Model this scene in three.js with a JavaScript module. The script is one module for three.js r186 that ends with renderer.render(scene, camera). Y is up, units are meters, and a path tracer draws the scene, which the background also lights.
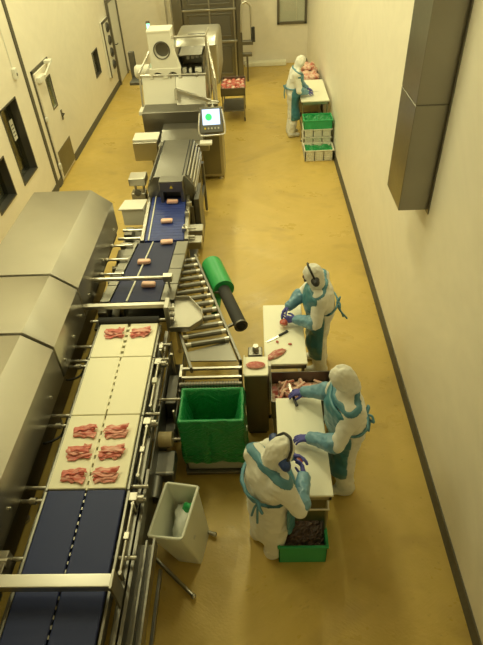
import * as THREE from 'three';
import { RoundedBoxGeometry } from 'three/addons/geometries/RoundedBoxGeometry.js';
import { mergeGeometries, mergeVertices, toCreasedNormals } from 'three/addons/utils/BufferGeometryUtils.js';
import { RectAreaLightUniformsLib } from 'three/addons/lights/RectAreaLightUniformsLib.js';

// ---------------------------------------------------------------- camera, light, exposure
const scene = new THREE.Scene();
const camera = new THREE.PerspectiveCamera(63.36, 483 / 645, 0.05, 60);
camera.position.set(0, 4.8, 0);
{
  const right = new THREE.Vector3(0.99889, -0.04593, -0.01080);
  const up = new THREE.Vector3(0.02746, 0.75193, -0.65867);
  const back = new THREE.Vector3().crossVectors(right, up);
  up.crossVectors(back, right);
  camera.quaternion.setFromRotationMatrix(new THREE.Matrix4().makeBasis(right.normalize(), up.normalize(), back.normalize()));
}
scene.add(camera);
const renderer = new THREE.WebGLRenderer({ antialias: true });
renderer.toneMapping = THREE.LinearToneMapping;
renderer.toneMappingExposure = 1.45;
renderer.shadowMap.enabled = true;
RectAreaLightUniformsLib.init();
scene.background = new THREE.Color(0x0a0a08);
const LAMP_COLOR = new THREE.Color().setRGB(1.0, 0.955, 0.53);
const LAMP_POWER = 24;
const CEIL = 5.6;
// fluorescent ceiling fittings: x, z
const LAMPS = [[-3.0, -4.6], [0.0, -5.4], [-3.0, -7.4], [0.0, -8.4], [-3.0, -10.2], [0.0, -11.4], [-3.0, -13.4], [0.0, -14.4], [-1.4, -16.6]];

// ---------------------------------------------------------------- helpers
let seed = 7;
const rnd = () => { seed = (seed * 1664525 + 1013904223) >>> 0; return seed / 4294967296; };
const rr = (a, b) => a + (b - a) * rnd();
const V = (x, y, z) => new THREE.Vector3(x, y, z);
const L = (r, g, b) => new THREE.Color().setRGB(r, g, b);
function hash3(x, y, z) { let h = (x * 374761393 + y * 668265263 + z * 2147483647) | 0; h = Math.imul(h ^ (h >>> 13), 1274126177); return ((h ^ (h >>> 16)) >>> 0) / 4294967296; }
function noise3(x, y, z) {
  const xi = Math.floor(x), yi = Math.floor(y), zi = Math.floor(z), f = t => t * t * (3 - 2 * t);
  const u = f(x - xi), v = f(y - yi), w = f(z - zi), l = (a, b, t) => a + (b - a) * t;
  const c = (i, j, k) => hash3(xi + i, yi + j, zi + k);
  return l(l(l(c(0, 0, 0), c(1, 0, 0), u), l(c(0, 1, 0), c(1, 1, 0), u), v), l(l(c(0, 0, 1), c(1, 0, 1), u), l(c(0, 1, 1), c(1, 1, 1), u), v), w) * 2 - 1;
}
const fbm = (x, y, z, o = 4) => { let s = 0, a = 0.5; for (let i = 0; i < o; i++) { s += a * noise3(x, y, z); x = x * 2.03 + 7; y = y * 2.03 + 3; z = z * 2.03 + 5; a *= 0.5; } return s; };

function tex(n, fn, srgb = true, rep = 1) {   // fn(u,v) -> [r,g,b] 0..1, tiled by wrapping noise
  const d = new Uint8Array(n * n * 4);
  for (let j = 0; j < n; j++) for (let i = 0; i < n; i++) {
    const c = fn(i / n, j / n), k = (j * n + i) * 4;
    for (let q = 0; q < 3; q++) d[k + q] = Math.max(0, Math.min(255, Math.round(c[q] * 255)));
    d[k + 3] = 255;
  }
  const t = new THREE.DataTexture(d, n, n); t.wrapS = t.wrapT = THREE.RepeatWrapping; t.magFilter = THREE.LinearFilter;
  t.minFilter = THREE.LinearMipmapLinearFilter; t.generateMipmaps = true;
  if (srgb) t.colorSpace = THREE.SRGBColorSpace;
  t.repeat.set(rep, rep); t.needsUpdate = true; return t;
}
// noise on a torus so that tiles join
const tn = (u, v, f, s, o = 4) => { const a = u * 2 * Math.PI, b = v * 2 * Math.PI, r = f / (2 * Math.PI); return fbm(Math.cos(a) * r + s, Math.sin(a) * r + Math.cos(b) * r * 1.3, Math.sin(b) * r * 1.3 + s * 2.7, o); };

function prep(g) {
  let q = g.index ? g.toNonIndexed() : g;
  const o = new THREE.BufferGeometry();
  o.setAttribute('position', q.attributes.position.clone());
  if (!q.attributes.normal) q.computeVertexNormals();
  o.setAttribute('normal', q.attributes.normal.clone());
  if (q.attributes.color) o.setAttribute('color', q.attributes.color.clone());
  return o;
}
function metreUV(g) {   // uv in metres from the dominant normal
  const p = g.attributes.position, n = g.attributes.normal, uv = new Float32Array(p.count * 2);
  for (let i = 0; i < p.count; i += 3) {
    let nx = 0, ny = 0, nz = 0; for (let k = 0; k < 3; k++) { nx += n.getX(i + k); ny += n.getY(i + k); nz += n.getZ(i + k); }
    const ax = Math.abs(nx), ay = Math.abs(ny), az = Math.abs(nz);
    for (let k = 0; k < 3; k++) {
      const x = p.getX(i + k), y = p.getY(i + k), z = p.getZ(i + k), j = (i + k) * 2;
      if (ay >= ax && ay >= az) { uv[j] = x; uv[j + 1] = z; } else if (ax >= az) { uv[j] = z; uv[j + 1] = y; } else { uv[j] = x; uv[j + 1] = y; }
    }
  }
  g.setAttribute('uv', new THREE.BufferAttribute(uv, 2)); return g;
}
function join(gs) { const a = (Array.isArray(gs) ? gs.flat() : [gs]).map(prep); return metreUV(a.length > 1 ? mergeGeometries(a) : a[0]); }

// primitives, all in the coordinates of the caller
function bx(x0, x1, y0, y1, z0, z1, r = 0) {
  const w = Math.abs(x1 - x0), h = Math.abs(y1 - y0), d = Math.abs(z1 - z0); let g;
  const rad = Math.min(r, w / 2.1, h / 2.1, d / 2.1);
  if (rad > 0) g = new RoundedBoxGeometry(w, h, d, 2, rad); else g = new THREE.BoxGeometry(w, h, d);
  g.translate((x0 + x1) / 2, (y0 + y1) / 2, (z0 + z1) / 2); return g;
}
function rod(a, b, r, r2 = r, seg = 14) {
  const A = V(...a), B = V(...b), d = B.clone().sub(A), g = new THREE.CylinderGeometry(r2, r, d.length(), seg);
  g.translate(0, d.length() / 2, 0); g.applyQuaternion(new THREE.Quaternion().setFromUnitVectors(V(0, 1, 0), d.normalize())); g.translate(A.x, A.y, A.z); return g;
}
function beam(a, b, w, h, r = 0.004) {   // box bar between two points, w sideways, h up
  const A = V(...a), B = V(...b), d = B.clone().sub(A), len = d.length(); d.normalize();
  let up = Math.abs(d.y) > 0.95 ? V(0, 0, 1) : V(0, 1, 0); const s = up.clone().cross(d).normalize(); up = d.clone().cross(s);
  const g = new RoundedBoxGeometry(w, h, len, 2, Math.min(r, w / 2.2, h / 2.2));
  g.applyMatrix4(new THREE.Matrix4().makeBasis(s, up, d)); g.translate((A.x + B.x) / 2, (A.y + B.y) / 2, (A.z + B.z) / 2); return g;
}
function tube(pts, r, seg = 40, closed = false, rad = 10) { return new THREE.TubeGeometry(new THREE.CatmullRomCurve3(pts.map(p => V(...p)), closed, 'catmullrom', 0.3), seg, r, rad, closed); }
function prismZ(poly, z0, z1, bev = 0) {  // polygon in x,y run along z
  const s = new THREE.Shape(poly.map(p => new THREE.Vector2(p[0], p[1])));
  const g = new THREE.ExtrudeGeometry(s, { depth: z1 - z0 - 2 * bev, bevelEnabled: bev > 0, bevelSize: bev, bevelThickness: bev, bevelOffset: -bev, bevelSegments: 2, curveSegments: 12 });
  g.translate(0, 0, z0 + bev); return g;
}
function prismY(poly, y0, y1, bev = 0) {  // polygon in x,z run upward
  const s = new THREE.Shape(poly.map(p => new THREE.Vector2(p[0], -p[1])));
  const g = new THREE.ExtrudeGeometry(s, { depth: y1 - y0 - 2 * bev, bevelEnabled: bev > 0, bevelSize: bev, bevelThickness: bev, bevelOffset: -bev, bevelSegments: 2, curveSegments: 12 });
  g.rotateX(-Math.PI / 2); g.translate(0, y0 + bev, 0); return g;
}
function prismX(poly, x0, x1, bev = 0, holes = []) {  // polygon in z,y run along x
  const s = new THREE.Shape(poly.map(p => new THREE.Vector2(-p[0], p[1])));
  for (const h of holes) s.holes.push(new THREE.Path(h.map(p => new THREE.Vector2(-p[0], p[1]))));
  const g = new THREE.ExtrudeGeometry(s, { depth: x1 - x0 - 2 * bev, bevelEnabled: bev > 0, bevelSize: bev, bevelThickness: bev, bevelOffset: -bev, bevelSegments: 2 });
  g.rotateY(Math.PI / 2); g.translate(x0 + bev, 0, 0); return g;
}
function ball(x, y, z, rx, ry = rx, rz = rx, seg = 14) { const g = new THREE.SphereGeometry(1, seg, Math.max(8, seg * 0.6 | 0)); g.scale(rx, ry, rz); g.translate(x, y, z); return g; }
function paint(g, fn) { const q = prep(g), p = q.attributes.position, c = new Float32Array(p.count * 3); for (let i = 0; i < p.count; i++) { const k = fn(p.getX(i), p.getY(i), p.getZ(i)); c[i * 3] = k[0]; c[i * 3 + 1] = k[1]; c[i * 3 + 2] = k[2]; } q.setAttribute('color', new THREE.BufferAttribute(c, 3)); return q; }
function warp(g, fn) { let q = g.clone(); q.deleteAttribute('normal'); q.deleteAttribute('uv'); q = mergeVertices(q, 1e-5); const p = q.attributes.position, v = new THREE.Vector3(); for (let i = 0; i < p.count; i++) { v.fromBufferAttribute(p, i); fn(v); p.setXYZ(i, v.x, v.y, v.z); } q.computeVertexNormals(); return q; }

// scene bookkeeping
const used = new Map(), ORG = new Map();
function numbered(n) { const k = used.get(n) || 0; used.set(n, k + 1); return k ? n + '_' + String(k).padStart(3, '0') : n; }
function tag(o, label, category, group, kind) { o.userData = { label, category }; if (group) o.userData.group = group; if (kind) o.userData.kind = kind; }
const sh = m => { m.castShadow = true; m.receiveShadow = true; return m; };
// a thing: geometry is given in world coordinates (or, with local, around the thing's own base)
function thing(name, label, category, [x, y, z], { group, turn = 0, local = false, kind } = {}) {
  const o = new THREE.Group(); o.name = numbered(name); scene.add(o); o.position.set(x, y, z); o.rotation.y = turn;
  ORG.set(o, local ? [0, 0, 0] : [x, y, z]); tag(o, label, category, group, kind); return o;
}
function part(parent, name, gs, mat, label) {
  const g = join(gs), o = ORG.get(parent); g.translate(-o[0], -o[1], -o[2]);
  const m = sh(new THREE.Mesh(g, mat)); m.name = name; if (label) m.userData.label = label; parent.add(m); ORG.set(m, o); return m;
}
function single(name, label, category, gs, mat, [x, y, z] = [0, 0, 0], { group, kind, turn = 0, local = false } = {}) {
  const g = join(gs); if (!local) g.translate(-x, -y, -z);
  const m = sh(new THREE.Mesh(g, mat)); m.name = numbered(name); m.position.set(x, y, z); m.rotation.y = turn; tag(m, label, category, group, kind); scene.add(m);
  ORG.set(m, local ? [0, 0, 0] : [x, y, z]); return m;
}
function struct(name, label, category, gs, mat) { return single(name, label, category, gs, mat, [0, 0, 0], { kind: 'structure' }); }
function copy(o, [x, y, z], turn = o.rotation.y, label) { const c = o.clone(); c.name = numbered(o.name.replace(/_\d{3}$/, '')); c.position.set(x, y, z); c.rotation.y = turn; c.userData = { ...o.userData }; if (label) c.userData.label = label; scene.add(c); return c; }

// ---------------------------------------------------------------- materials
const std = (c, roughness, metalness = 0, x = {}) => new THREE.MeshStandardMaterial({ color: c, roughness, metalness, ...x });
const phys = (c, roughness, x = {}) => new THREE.MeshPhysicalMaterial({ color: c, roughness, ...x });
const steelRough = tex(256, (u, v) => { const n = 0.80 + 0.16 * tn(u, v, 4, 2, 3) + 0.10 * tn(u, v, 30, 9, 2); return [n, n, n]; }, false, 0.9);
const steelTint = tex(256, (u, v) => { const n = 0.97 + 0.03 * tn(u, v, 4, 5, 3); return [n, n * 0.995, n * 0.985]; }, true, 0.8);
const M = {};
M.steel = std(L(0.48, 0.465, 0.42), 0.45, 1, { roughnessMap: steelRough, map: steelTint });
M.hood = std(L(0.47, 0.452, 0.40), 0.33, 1, { map: steelTint });
M.plate = std(L(0.23, 0.22, 0.19), 0.45, 1, { roughnessMap: steelRough });
M.duct = std(L(0.30, 0.29, 0.26), 0.42, 1, { roughnessMap: steelRough, map: steelTint });
M.steelBright = std(L(0.62, 0.60, 0.55), 0.32, 1);
M.steelDark = std(L(0.22, 0.21, 0.185), 0.48, 1, { roughnessMap: steelRough });
M.gunmetal = std(L(0.16, 0.155, 0.14), 0.45, 0.85);
M.black = std(L(0.018, 0.018, 0.018), 0.5);
M.rubber = std(L(0.03, 0.03, 0.03), 0.75);
const floorMap = tex(1024, (u, v) => {
  const a = tn(u, v, 5, 1, 4), b = tn(u, v, 40, 4, 3), c = tn(u, v, 14, 8, 3);
  let k = 1 + 0.05 * a + 0.03 * b; const st = Math.max(0, c - 0.2) * 0.35; const sp = Math.max(0, tn(u, v, 110, 13, 2) - 0.42) * 0.7;
  k -= st * 0.5 + sp * 0.6;
  return [0.775 * k, 0.665 * k - st * 0.03, 0.355 * k + 0.02 * b];
}, true, 0.2);
const floorRough = tex(512, (u, v) => { const n = 0.52 + 0.28 * tn(u, v, 9, 3) + 0.2 * tn(u, v, 60, 6, 2); return [n, n, n]; }, false, 0.25);
const floorBump = tex(512, (u, v) => { const n = 0.5 + 0.5 * tn(u, v, 70, 2, 3); return [n, n, n]; }, false, 0.7);
M.floor = std(0xffffff, 0.72, 0, { map: floorMap, roughnessMap: floorRough, bumpMap: floorBump, bumpScale: 0.0012 });
const wallMap = tex(512, (u, v) => { const k = 1 + 0.025 * tn(u, v, 4, 3) + 0.02 * tn(u, v, 30, 7, 2); return [0.925 * k, 0.895 * k, 0.83 * k]; }, true, 0.25);
const wallBump = tex(256, (u, v) => { const n = 0.5 + 0.5 * tn(u, v, 24, 2, 3); return [n, n, n]; }, false, 0.5);
M.wall = std(0xffffff, 0.48, 0, { map: wallMap, bumpMap: wallBump, bumpScale: 0.001 });
M.ceiling = std(L(0.72, 0.70, 0.62), 0.8);
M.cove = std(L(0.10, 0.088, 0.060), 0.6);
M.whitePaint = std(L(0.74, 0.72, 0.64), 0.45);
M.plasticWhite = std(L(0.72, 0.71, 0.62), 0.4);
M.glass = phys(L(0.75, 0.80, 0.75), 0.03, { transmission: 1, thickness: 0, ior: 1.5 });
M.glassClear = phys(L(0.96, 0.97, 0.95), 0.03, { transmission: 1, thickness: 0, ior: 1.5 });
M.blind = std(L(0.62, 0.61, 0.54), 0.7);
M.beltWhite = std(L(0.90, 0.86, 0.66), 0.5);
const beltTex = tex(256, (u, v) => { const k = 1 + 0.16 * tn(u, v, 10, 3) + 0.1 * tn(u, v, 60, 7, 2); return [0.165 * k, 0.225 * k, 0.50 * k]; }, true, 1.5);
M.beltBlue = std(0xffffff, 0.42, 0, { map: beltTex });
M.beltDeep = std(L(0.022, 0.034, 0.125), 0.6);
M.beltNavy = std(L(0.016, 0.021, 0.078), 0.6);
M.boardWhite = std(L(0.88, 0.86, 0.70), 0.42);
M.green = std(L(0.02, 0.34, 0.09), 0.35);
M.greenCrate = std(L(0.03, 0.36, 0.13), 0.42);
const filmBump = tex(256, (u, v) => { const n = 0.5 + 0.9 * Math.abs(tn(u, v, 9, 4, 3)) - 0.3 + 0.3 * tn(u, v, 26, 6, 2); return [n, n, n]; }, false, 2.2);
M.greenFilm = phys(L(0.015, 0.36, 0.10), 0.30, { transmission: 0.3, thickness: 0, side: THREE.DoubleSide, bumpMap: filmBump, bumpScale: 0.014 });
M.crateWhite = std(L(0.72, 0.70, 0.58), 0.45);
M.binWhite = phys(L(0.86, 0.87, 0.76), 0.42, { transmission: 0.22, thickness: 0, side: THREE.DoubleSide });
M.binGrey = std(L(0.42, 0.42, 0.34), 0.5);
M.bag = phys(L(0.78, 0.80, 0.74), 0.35, { transmission: 0.25, thickness: 0, side: THREE.DoubleSide });
M.suit = std(0xffffff, 0.78, 0, { vertexColors: true });
M.apron = phys(L(0.06, 0.22, 0.29), 0.35, { side: THREE.DoubleSide });
M.sleeve = phys(L(0.16, 0.33, 0.46), 0.3, { side: THREE.DoubleSide });
M.strap = std(L(0.09, 0.25, 0.34), 0.45);
M.cupBlue = std(L(0.02, 0.05, 0.19), 0.35);
M.tint = std(0xffffff, 0.42, 0, { vertexColors: true });
M.drum = std(L(0.42, 0.33, 0.17), 0.55);
M.yellowSticker = std(L(0.75, 0.55, 0.02), 0.5);
M.clear = std(L(0.70, 0.68, 0.58), 0.4);
const glow = (r, g, b, k) => new THREE.MeshStandardMaterial({ color: 0x000000, emissive: L(r, g, b), emissiveIntensity: k, roughness: 0.4 });

// ---------------------------------------------------------------- the room
const XL = -4.07, XR = 1.66, ZB = -18, ZF = 0.7;
struct('floor', 'yellow ochre epoxy floor of the packing hall', 'floor', bx(XL - 0.25, XR + 0.25, -0.2, 0, ZB - 0.25, ZF + 0.2), M.floor);
struct('ceiling', 'pale ceiling above the packing hall', 'ceiling', bx(XL - 0.25, XR + 0.25, CEIL, CEIL + 0.2, ZB - 0.25, ZF + 0.2), M.ceiling);
struct('wall_right', 'cream panelled wall carrying the steel duct', 'wall', bx(XR, XR + 0.2, 0, CEIL, ZB - 0.2, ZF), M.wall);
struct('wall_front', 'cream end wall opposite the tall steel oven', 'wall', bx(XL - 0.2, XR + 0.2, 0, CEIL, ZF, ZF + 0.2), M.wall);
const rectZY = (z0, z1, y0, y1) => [[z0, y0], [z1, y0], [z1, y1], [z0, y1]];
const LW = { w1: [-9.13, -8.40, 0.76, 2.04], w2: [-8.02, -7.30, 0.80, 1.48], w3: [-14.80, -14.22, 0.84, 1.44], door: [-10.86, -10.60, 1.32, 1.88] };
struct('wall_left', 'cream panelled wall with door and small dark windows', 'wall', prismX(rectZY(ZB - 0.2, ZF, 0, CEIL), XL - 0.2, XL, 0, [rectZY(...LW.w1), rectZY(...LW.w2), rectZY(...LW.w3), rectZY(...LW.door)]), M.wall);
// dark rooms behind the wall openings
{
  const r = (z0, z1, y0, y1) => [bx(XL - 3.0, XL - 2.95, y0, y1, z0, z1), bx(XL - 3.0, XL - 0.2, y0 - 0.05, y0, z0, z1), bx(XL - 3.0, XL - 0.2, y1, y1 + 0.05, z0, z1), bx(XL - 3.0, XL - 0.2, y0, y1, z0 - 0.05, z0), bx(XL - 3.0, XL - 0.2, y0, y1, z1, z1 + 0.05)];
  struct('wall_beyond', 'dim store room seen through the small windows', 'wall', [...r(-11.4, -7.0, 0.02, 2.5), ...r(-15.2, -13.8, 0.4, 2.0)], M.wall);
}
// window frames and panes
function leftWindow(name, label, [z0, z1, y0, y1], paneX) {
  const t = thing(name, label, 'window', [XL, y0, (z0 + z1) / 2], { kind: 'structure' }); const f = 0.025;
  part(t, 'window_frame', [bx(XL - 0.2, XL + 0.012, y0, y0 + f, z0, z1), bx(XL - 0.2, XL + 0.012, y1 - f, y1, z0, z1), bx(XL - 0.2, XL + 0.012, y0, y1, z0, z0 + f), bx(XL - 0.2, XL + 0.012, y0, y1, z1 - f, z1)], M.gunmetal);
  part(t, 'pane', bx(paneX - 0.006, paneX, y0 + f, y1 - f, z0 + f, z1 - f), M.glass);
  return t;
}
const win1 = leftWindow('window_1', 'tall dark window with white notice in left wall', LW.w1, XL - 0.12);
leftWindow('window_2', 'low dark window without notice beside the tall dark window', LW.w2, XL - 0.12);
leftWindow('window_3', 'small dark window beside the wall control panel', LW.w3, XL - 0.05);
{ // white notice on the pane of window_1
  const w = part(win1, 'notice', bx(XL - 0.118, XL - 0.113, 1.38, 1.72, -9.0, -8.86), M.plasticWhite, 'white paper notice');
  part(w, 'notice_print', [0, 1, 2, 3].map(i => bx(XL - 0.113, XL - 0.1125, 1.44 + i * 0.06, 1.46 + i * 0.06, -8.98, -8.88)), M.gunmetal);
}
{
  const t = thing('window_4', 'steel framed window in the end wall', 'window', [1.17, 1.1, ZB], { kind: 'structure' });
  const [x0, x1, y0, y1] = [0.72, 1.62, 1.10, 2.3], f = 0.075;
  part(t, 'window_frame', [bx(x0, x1, y0, y0 + f, ZB - 0.02, ZB + 0.05, .008), bx(x0, x1, y1 - f, y1, ZB - 0.02, ZB + 0.05, .008), bx(x0, x0 + f, y0, y1, ZB - 0.02, ZB + 0.05, .008), bx(x1 - f, x1, y0, y1, ZB - 0.02, ZB + 0.05, .008)], M.steelDark);
  part(t, 'pane', bx(x0 + f, x1 - f, y0 + f, y1 - f, ZB + 0.03, ZB + 0.036), M.glassClear);
  part(t, 'blind', [bx(x0 + f, 1.30, y0 + f, y1 - f, ZB + 0.001, ZB + 0.006), bx(1.31, x1 - f, y0 + f, y1 - f, ZB + 0.001, ZB + 0.009)], M.blind);
}
struct('wall_back', 'cream end wall behind the tall steel oven', 'wall', bx(XL - 0.2, XR + 0.2, 0, CEIL, ZB - 0.2, ZB), M.wall);
struct('trim_1', 'dark vertical joint strip on the left wall', 'trim', bx(XL - 0.01, XL + 0.02, 0, CEIL, -9.86, -9.75, .004), M.cove);
struct('trim_2', 'white kerb at the foot of the end wall', 'trim', bx(-0.30, 1.0, 0, 0.12, ZB, ZB + 0.28, .02), M.boardWhite);
struct('trim_3', 'pale vertical post on the end wall beside the oven', 'trim', [bx(-2.78, -2.62, 0, CEIL, ZB, ZB + 0.1, .01), bx(-2.50, -2.46, 0, CEIL, ZB, ZB + 0.06, .01)], M.wall);
struct('baseboard_right', 'dark grey cove strip along the right wall', 'baseboard', prismZ([[XR, 0], [XR, 0.115], [XR - 0.014, 0.115], [XR - 0.02, 0.05], [XR - 0.035, 0.0]], ZB, ZF), M.cove);
struct('baseboard_left', 'dark grey cove strip along the left wall', 'baseboard', [[-9.75, ZF], [-10.06, -9.86], [-16.5, -11.16], [ZB, -17.75]].map(([a, b]) => prismZ([[XL, 0], [XL + 0.035, 0], [XL + 0.02, 0.06], [XL + 0.014, 0.13], [XL, 0.13]], a, b)), M.cove);
// door 1
{
  const t = thing('door_1', 'cream insulated door with small window in left wall', 'door', [XL, 0, -10.6], { kind: 'structure' });
  const z0 = -11.08, z1 = -10.12;
  part(t, 'door_leaf', prismX(rectZY(z0, z1, 0.07, 2.10), XL + 0.004, XL + 0.045, 0.004, [rectZY(...LW.door)]), M.wall);
  part(t, 'door_frame', [bx(XL - 0.005, XL + 0.02, 0, 2.16, z1 + 0.004, z1 + 0.05), bx(XL - 0.005, XL + 0.02, 2.105, 2.16, z0, z1 + 0.05)], M.cove);
  part(t, 'pane', bx(XL + 0.02, XL + 0.026, LW.door[2], LW.door[3], LW.door[0], LW.door[1]), M.glass);
  const [a, b, c, d] = LW.door;
  part(t, 'window_frame', [bx(XL + 0.03, XL + 0.055, c - 0.02, c, a - 0.02, b + 0.02), bx(XL + 0.03, XL + 0.055, d, d + 0.02, a - 0.02, b + 0.02), bx(XL + 0.03, XL + 0.055, c, d, a - 0.02, a), bx(XL + 0.03, XL + 0.055, c, d, b, b + 0.02)], M.steelDark);
  part(t, 'kick_plate', bx(XL + 0.043, XL + 0.05, 0.09, 0.60, z0 + 0.01, z1 - 0.05), M.steelDark);
  const h = part(t, 'handle', [bx(XL + 0.045, XL + 0.06, 0.98, 1.18, -11.0, -10.93, .006)], M.steelDark); part(h, 'lever', [rod([XL + 0.05, 1.1, -10.965], [XL + 0.10, 1.1, -10.965], 0.012), rod([XL + 0.10, 1.1, -10.97], [XL + 0.10, 1.09, -10.84], 0.012)], M.black);
  const cl = part(t, 'door_closer', bx(XL + 0.045, XL + 0.12, 1.93, 2.03, -10.46, -10.16, .012), M.whitePaint); part(cl, 'closer_arm', [beam([XL + 0.13, 2.0, -10.4], [XL + 0.14, 2.14, -10.9], 0.03, 0.02), bx(XL + 0.02, XL + 0.15, 2.10, 2.16, -10.95, -10.8, .008)], M.whitePaint);
  part(t, 'hinge', [bx(XL + 0.02, XL + 0.07, 0.28, 0.40, -10.14, -10.08, .01)], M.whitePaint); part(t, 'hinge', [bx(XL + 0.02, XL + 0.07, 1.25, 1.33, -10.14, -10.08, .01)], M.whitePaint);
}
{
  const t = thing('door_2', 'pale door at the far end of the left wall', 'door', [XL, 0, -17.1], { kind: 'structure' });
  part(t, 'door_leaf', bx(XL + 0.002, XL + 0.04, 0.02, 2.1, -17.66, -16.62, .006), M.whitePaint);
  part(t, 'door_frame', [bx(XL, XL + 0.07, 0, 2.2, -16.60, -16.5, .008), bx(XL, XL + 0.07, 0, 2.2, -17.75, -17.66, .008), bx(XL, XL + 0.07, 2.1, 2.2, -17.7, -16.55, .008)], M.steelDark);
  part(t, 'handle', [rod([XL + 0.04, 1.05, -16.74], [XL + 0.09, 1.05, -16.74], 0.012), rod([XL + 0.09, 1.05, -16.74], [XL + 0.09, 1.05, -16.88], 0.012)], M.black);
}
{ // wall control panel with four round ports
  const t = thing('control_panel', 'pale wall panel with a column of four round dark ports', 'panel', [XL, 0.5, -15.9]);
  part(t, 'housing', bx(XL + 0.001, XL + 0.07, 0.48, 1.86, -16.28, -15.5, .02), M.whitePaint);
  part(t, 'frame_strip', [bx(XL + 0.06, XL + 0.085, 0.48, 1.86, -15.56, -15.5, .006), bx(XL + 0.06, XL + 0.085, 1.80, 1.86, -16.28, -15.5, .006)], M.gunmetal);
  for (let i = 0; i < 4; i++) { const y = 0.72 + i * 0.31, p = part(t, 'port', rod([XL + 0.06, y, -15.98], [XL + 0.11, y, -15.98], 0.12, 0.12, 20), M.gunmetal, 'round dark port'); part(p, 'port_cap', rod([XL + 0.11, y, -15.98], [XL + 0.125, y, -15.98], 0.09, 0.085, 20), M.black); }
}
{ const t = thing('wall_sensor', 'small white sensor box beside the dark joint strip', 'sensor', [XL, 2.25, -9.35]); part(t, 'box', bx(XL + 0.001, XL + 0.06, 2.25, 2.42, -9.42, -9.30, .012), M.whitePaint); part(t, 'lens', ball(XL + 0.062, 2.32, -9.36, 0.01, 0.025, 0.025), M.gunmetal); part(t, 'cable', tube([[XL + 0.01, 2.42, -9.36], [XL + 0.012, 3.2, -9.36], [XL + 0.012, 5.59, -9.36]], 0.008, 10), M.whitePaint); }
// duct on the right wall
{
  const t = thing('steel_duct', 'square stainless steel duct running up the right wall', 'duct', [1.515, 2.18, -4.87]);
  part(t, 'duct_panel', bx(1.37, XR - 0.002, 2.18, 3.18, -5.15, -4.60, .006), M.duct);
  part(t, 'duct_panel', bx(1.37, XR - 0.002, 3.19, 4.30, -5.15, -4.60, .006), M.duct);
  part(t, 'duct_panel', bx(1.37, XR - 0.002, 4.31, CEIL - 0.002, -5.15, -4.60, .006), M.duct);
  for (const y of [3.17, 4.29]) part(t, 'seam', bx(1.374, XR - 0.004, y, y + 0.03, -5.146, -4.604), M.gunmetal);
  part(t, 'wall_flange', bx(XR - 0.012, XR - 0.001, 2.15, CEIL - 0.002, -5.19, -4.56), M.steelDark);
}
// ceiling fittings: glowing panel and area light just under it
for (const [x, z] of LAMPS) {
  const t = thing('ceiling_light', 'long fluorescent fitting under the ceiling', 'lamp', [x, CEIL - 0.1, z], { group: 'ceiling fluorescent fittings' });
  part(t, 'housing', bx(x - 0.17, x + 0.17, CEIL - 0.07, CEIL - 0.001, z - 0.78, z + 0.78, .01), M.whitePaint);
  part(t, 'diffuser', bx(x - 0.15, x + 0.15, CEIL - 0.085, CEIL - 0.071, z - 0.75, z + 0.75), glow(LAMP_COLOR.r, LAMP_COLOR.g, LAMP_COLOR.b, 3));
  const l = new THREE.RectAreaLight(LAMP_COLOR, LAMP_POWER, 0.3, 1.5); l.position.set(0, -0.0, 0); l.rotation.x = -Math.PI / 2; l.castShadow = true; t.add(l);
}

// ---------------------------------------------------------------- left machine under the long steel hood
{
  const t = thing('packing_machine', 'long machine under a chamfered stainless steel hood beside the conveyor', 'machine', [-2.5, 0, -3.8]);
  const prof = (i) => [[-3.03 + i, 1.0], [-2.0 - i, 1.0], [-2.0 - i, 1.40 - i * 0.6], [-2.25 - i * 0.5, 1.60 - i], [-3.03 + i, 1.60 - i]];
  const secs = [[-6.46, -4.545], [-4.51, -3.605], [-3.57, -0.6]];
  for (const [a, b] of secs) {
    const h = part(t, 'hood_section', toCreasedNormals(prismZ(prof(0), a, b, 0.006), 0.5), M.hood);
    const bolts = []; for (const f of [0.12, 0.5, 0.88]) bolts.push(rod([-2.0, 1.12, a + (b - a) * f], [-1.985, 1.12, a + (b - a) * f], 0.016)); part(h, 'bolt', bolts, M.steelBright);
  }
  for (const z of [-4.55, -3.61]) part(t, 'hood_gap', prismZ(prof(0.06), z, z + 0.05), M.steelDark);
  part(t, 'base_cabinet', bx(-2.95, -2.32, 0.14, 0.99, -6.3, -0.7, .01), M.steelDark);
  for (const z of [-6.2, -5.0, -3.8, -2.6, -1.4]) for (const x of [-2.88, -2.40]) part(t, 'foot', [rod([x, 0, z], [x, 0.03, z], 0.05, 0.045), rod([x, 0.03, z], [x, 0.16, z], 0.018)], M.steelBright);
  part(t, 'side_rail', bx(-2.06, -2.02, 0.92, 0.985, -6.4, -0.65, .004), M.steelDark);
  for (const z of [-4.02, -3.2]) part(t, 'cable', tube([[-2.3, 0.96, z + 0.3], [-2.12, 0.7, z + 0.2], [-2.02, 0.62, z + 0.05], [-1.95, 0.75, z - 0.1]], 0.012, 20), M.black);
}
// ---------------------------------------------------------------- conveyor line
const legs = (t, xs, zs, top, m = M.steel) => { for (const x of xs) for (const z of zs) { const l = part(t, 'leg', bx(x - 0.02, x + 0.02, 0.05, top, z - 0.02, z + 0.02, .004), m); part(l, 'foot', rod([x, 0, z], [x, 0.055, z], 0.035, 0.018), M.steelBright); } };
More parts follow.
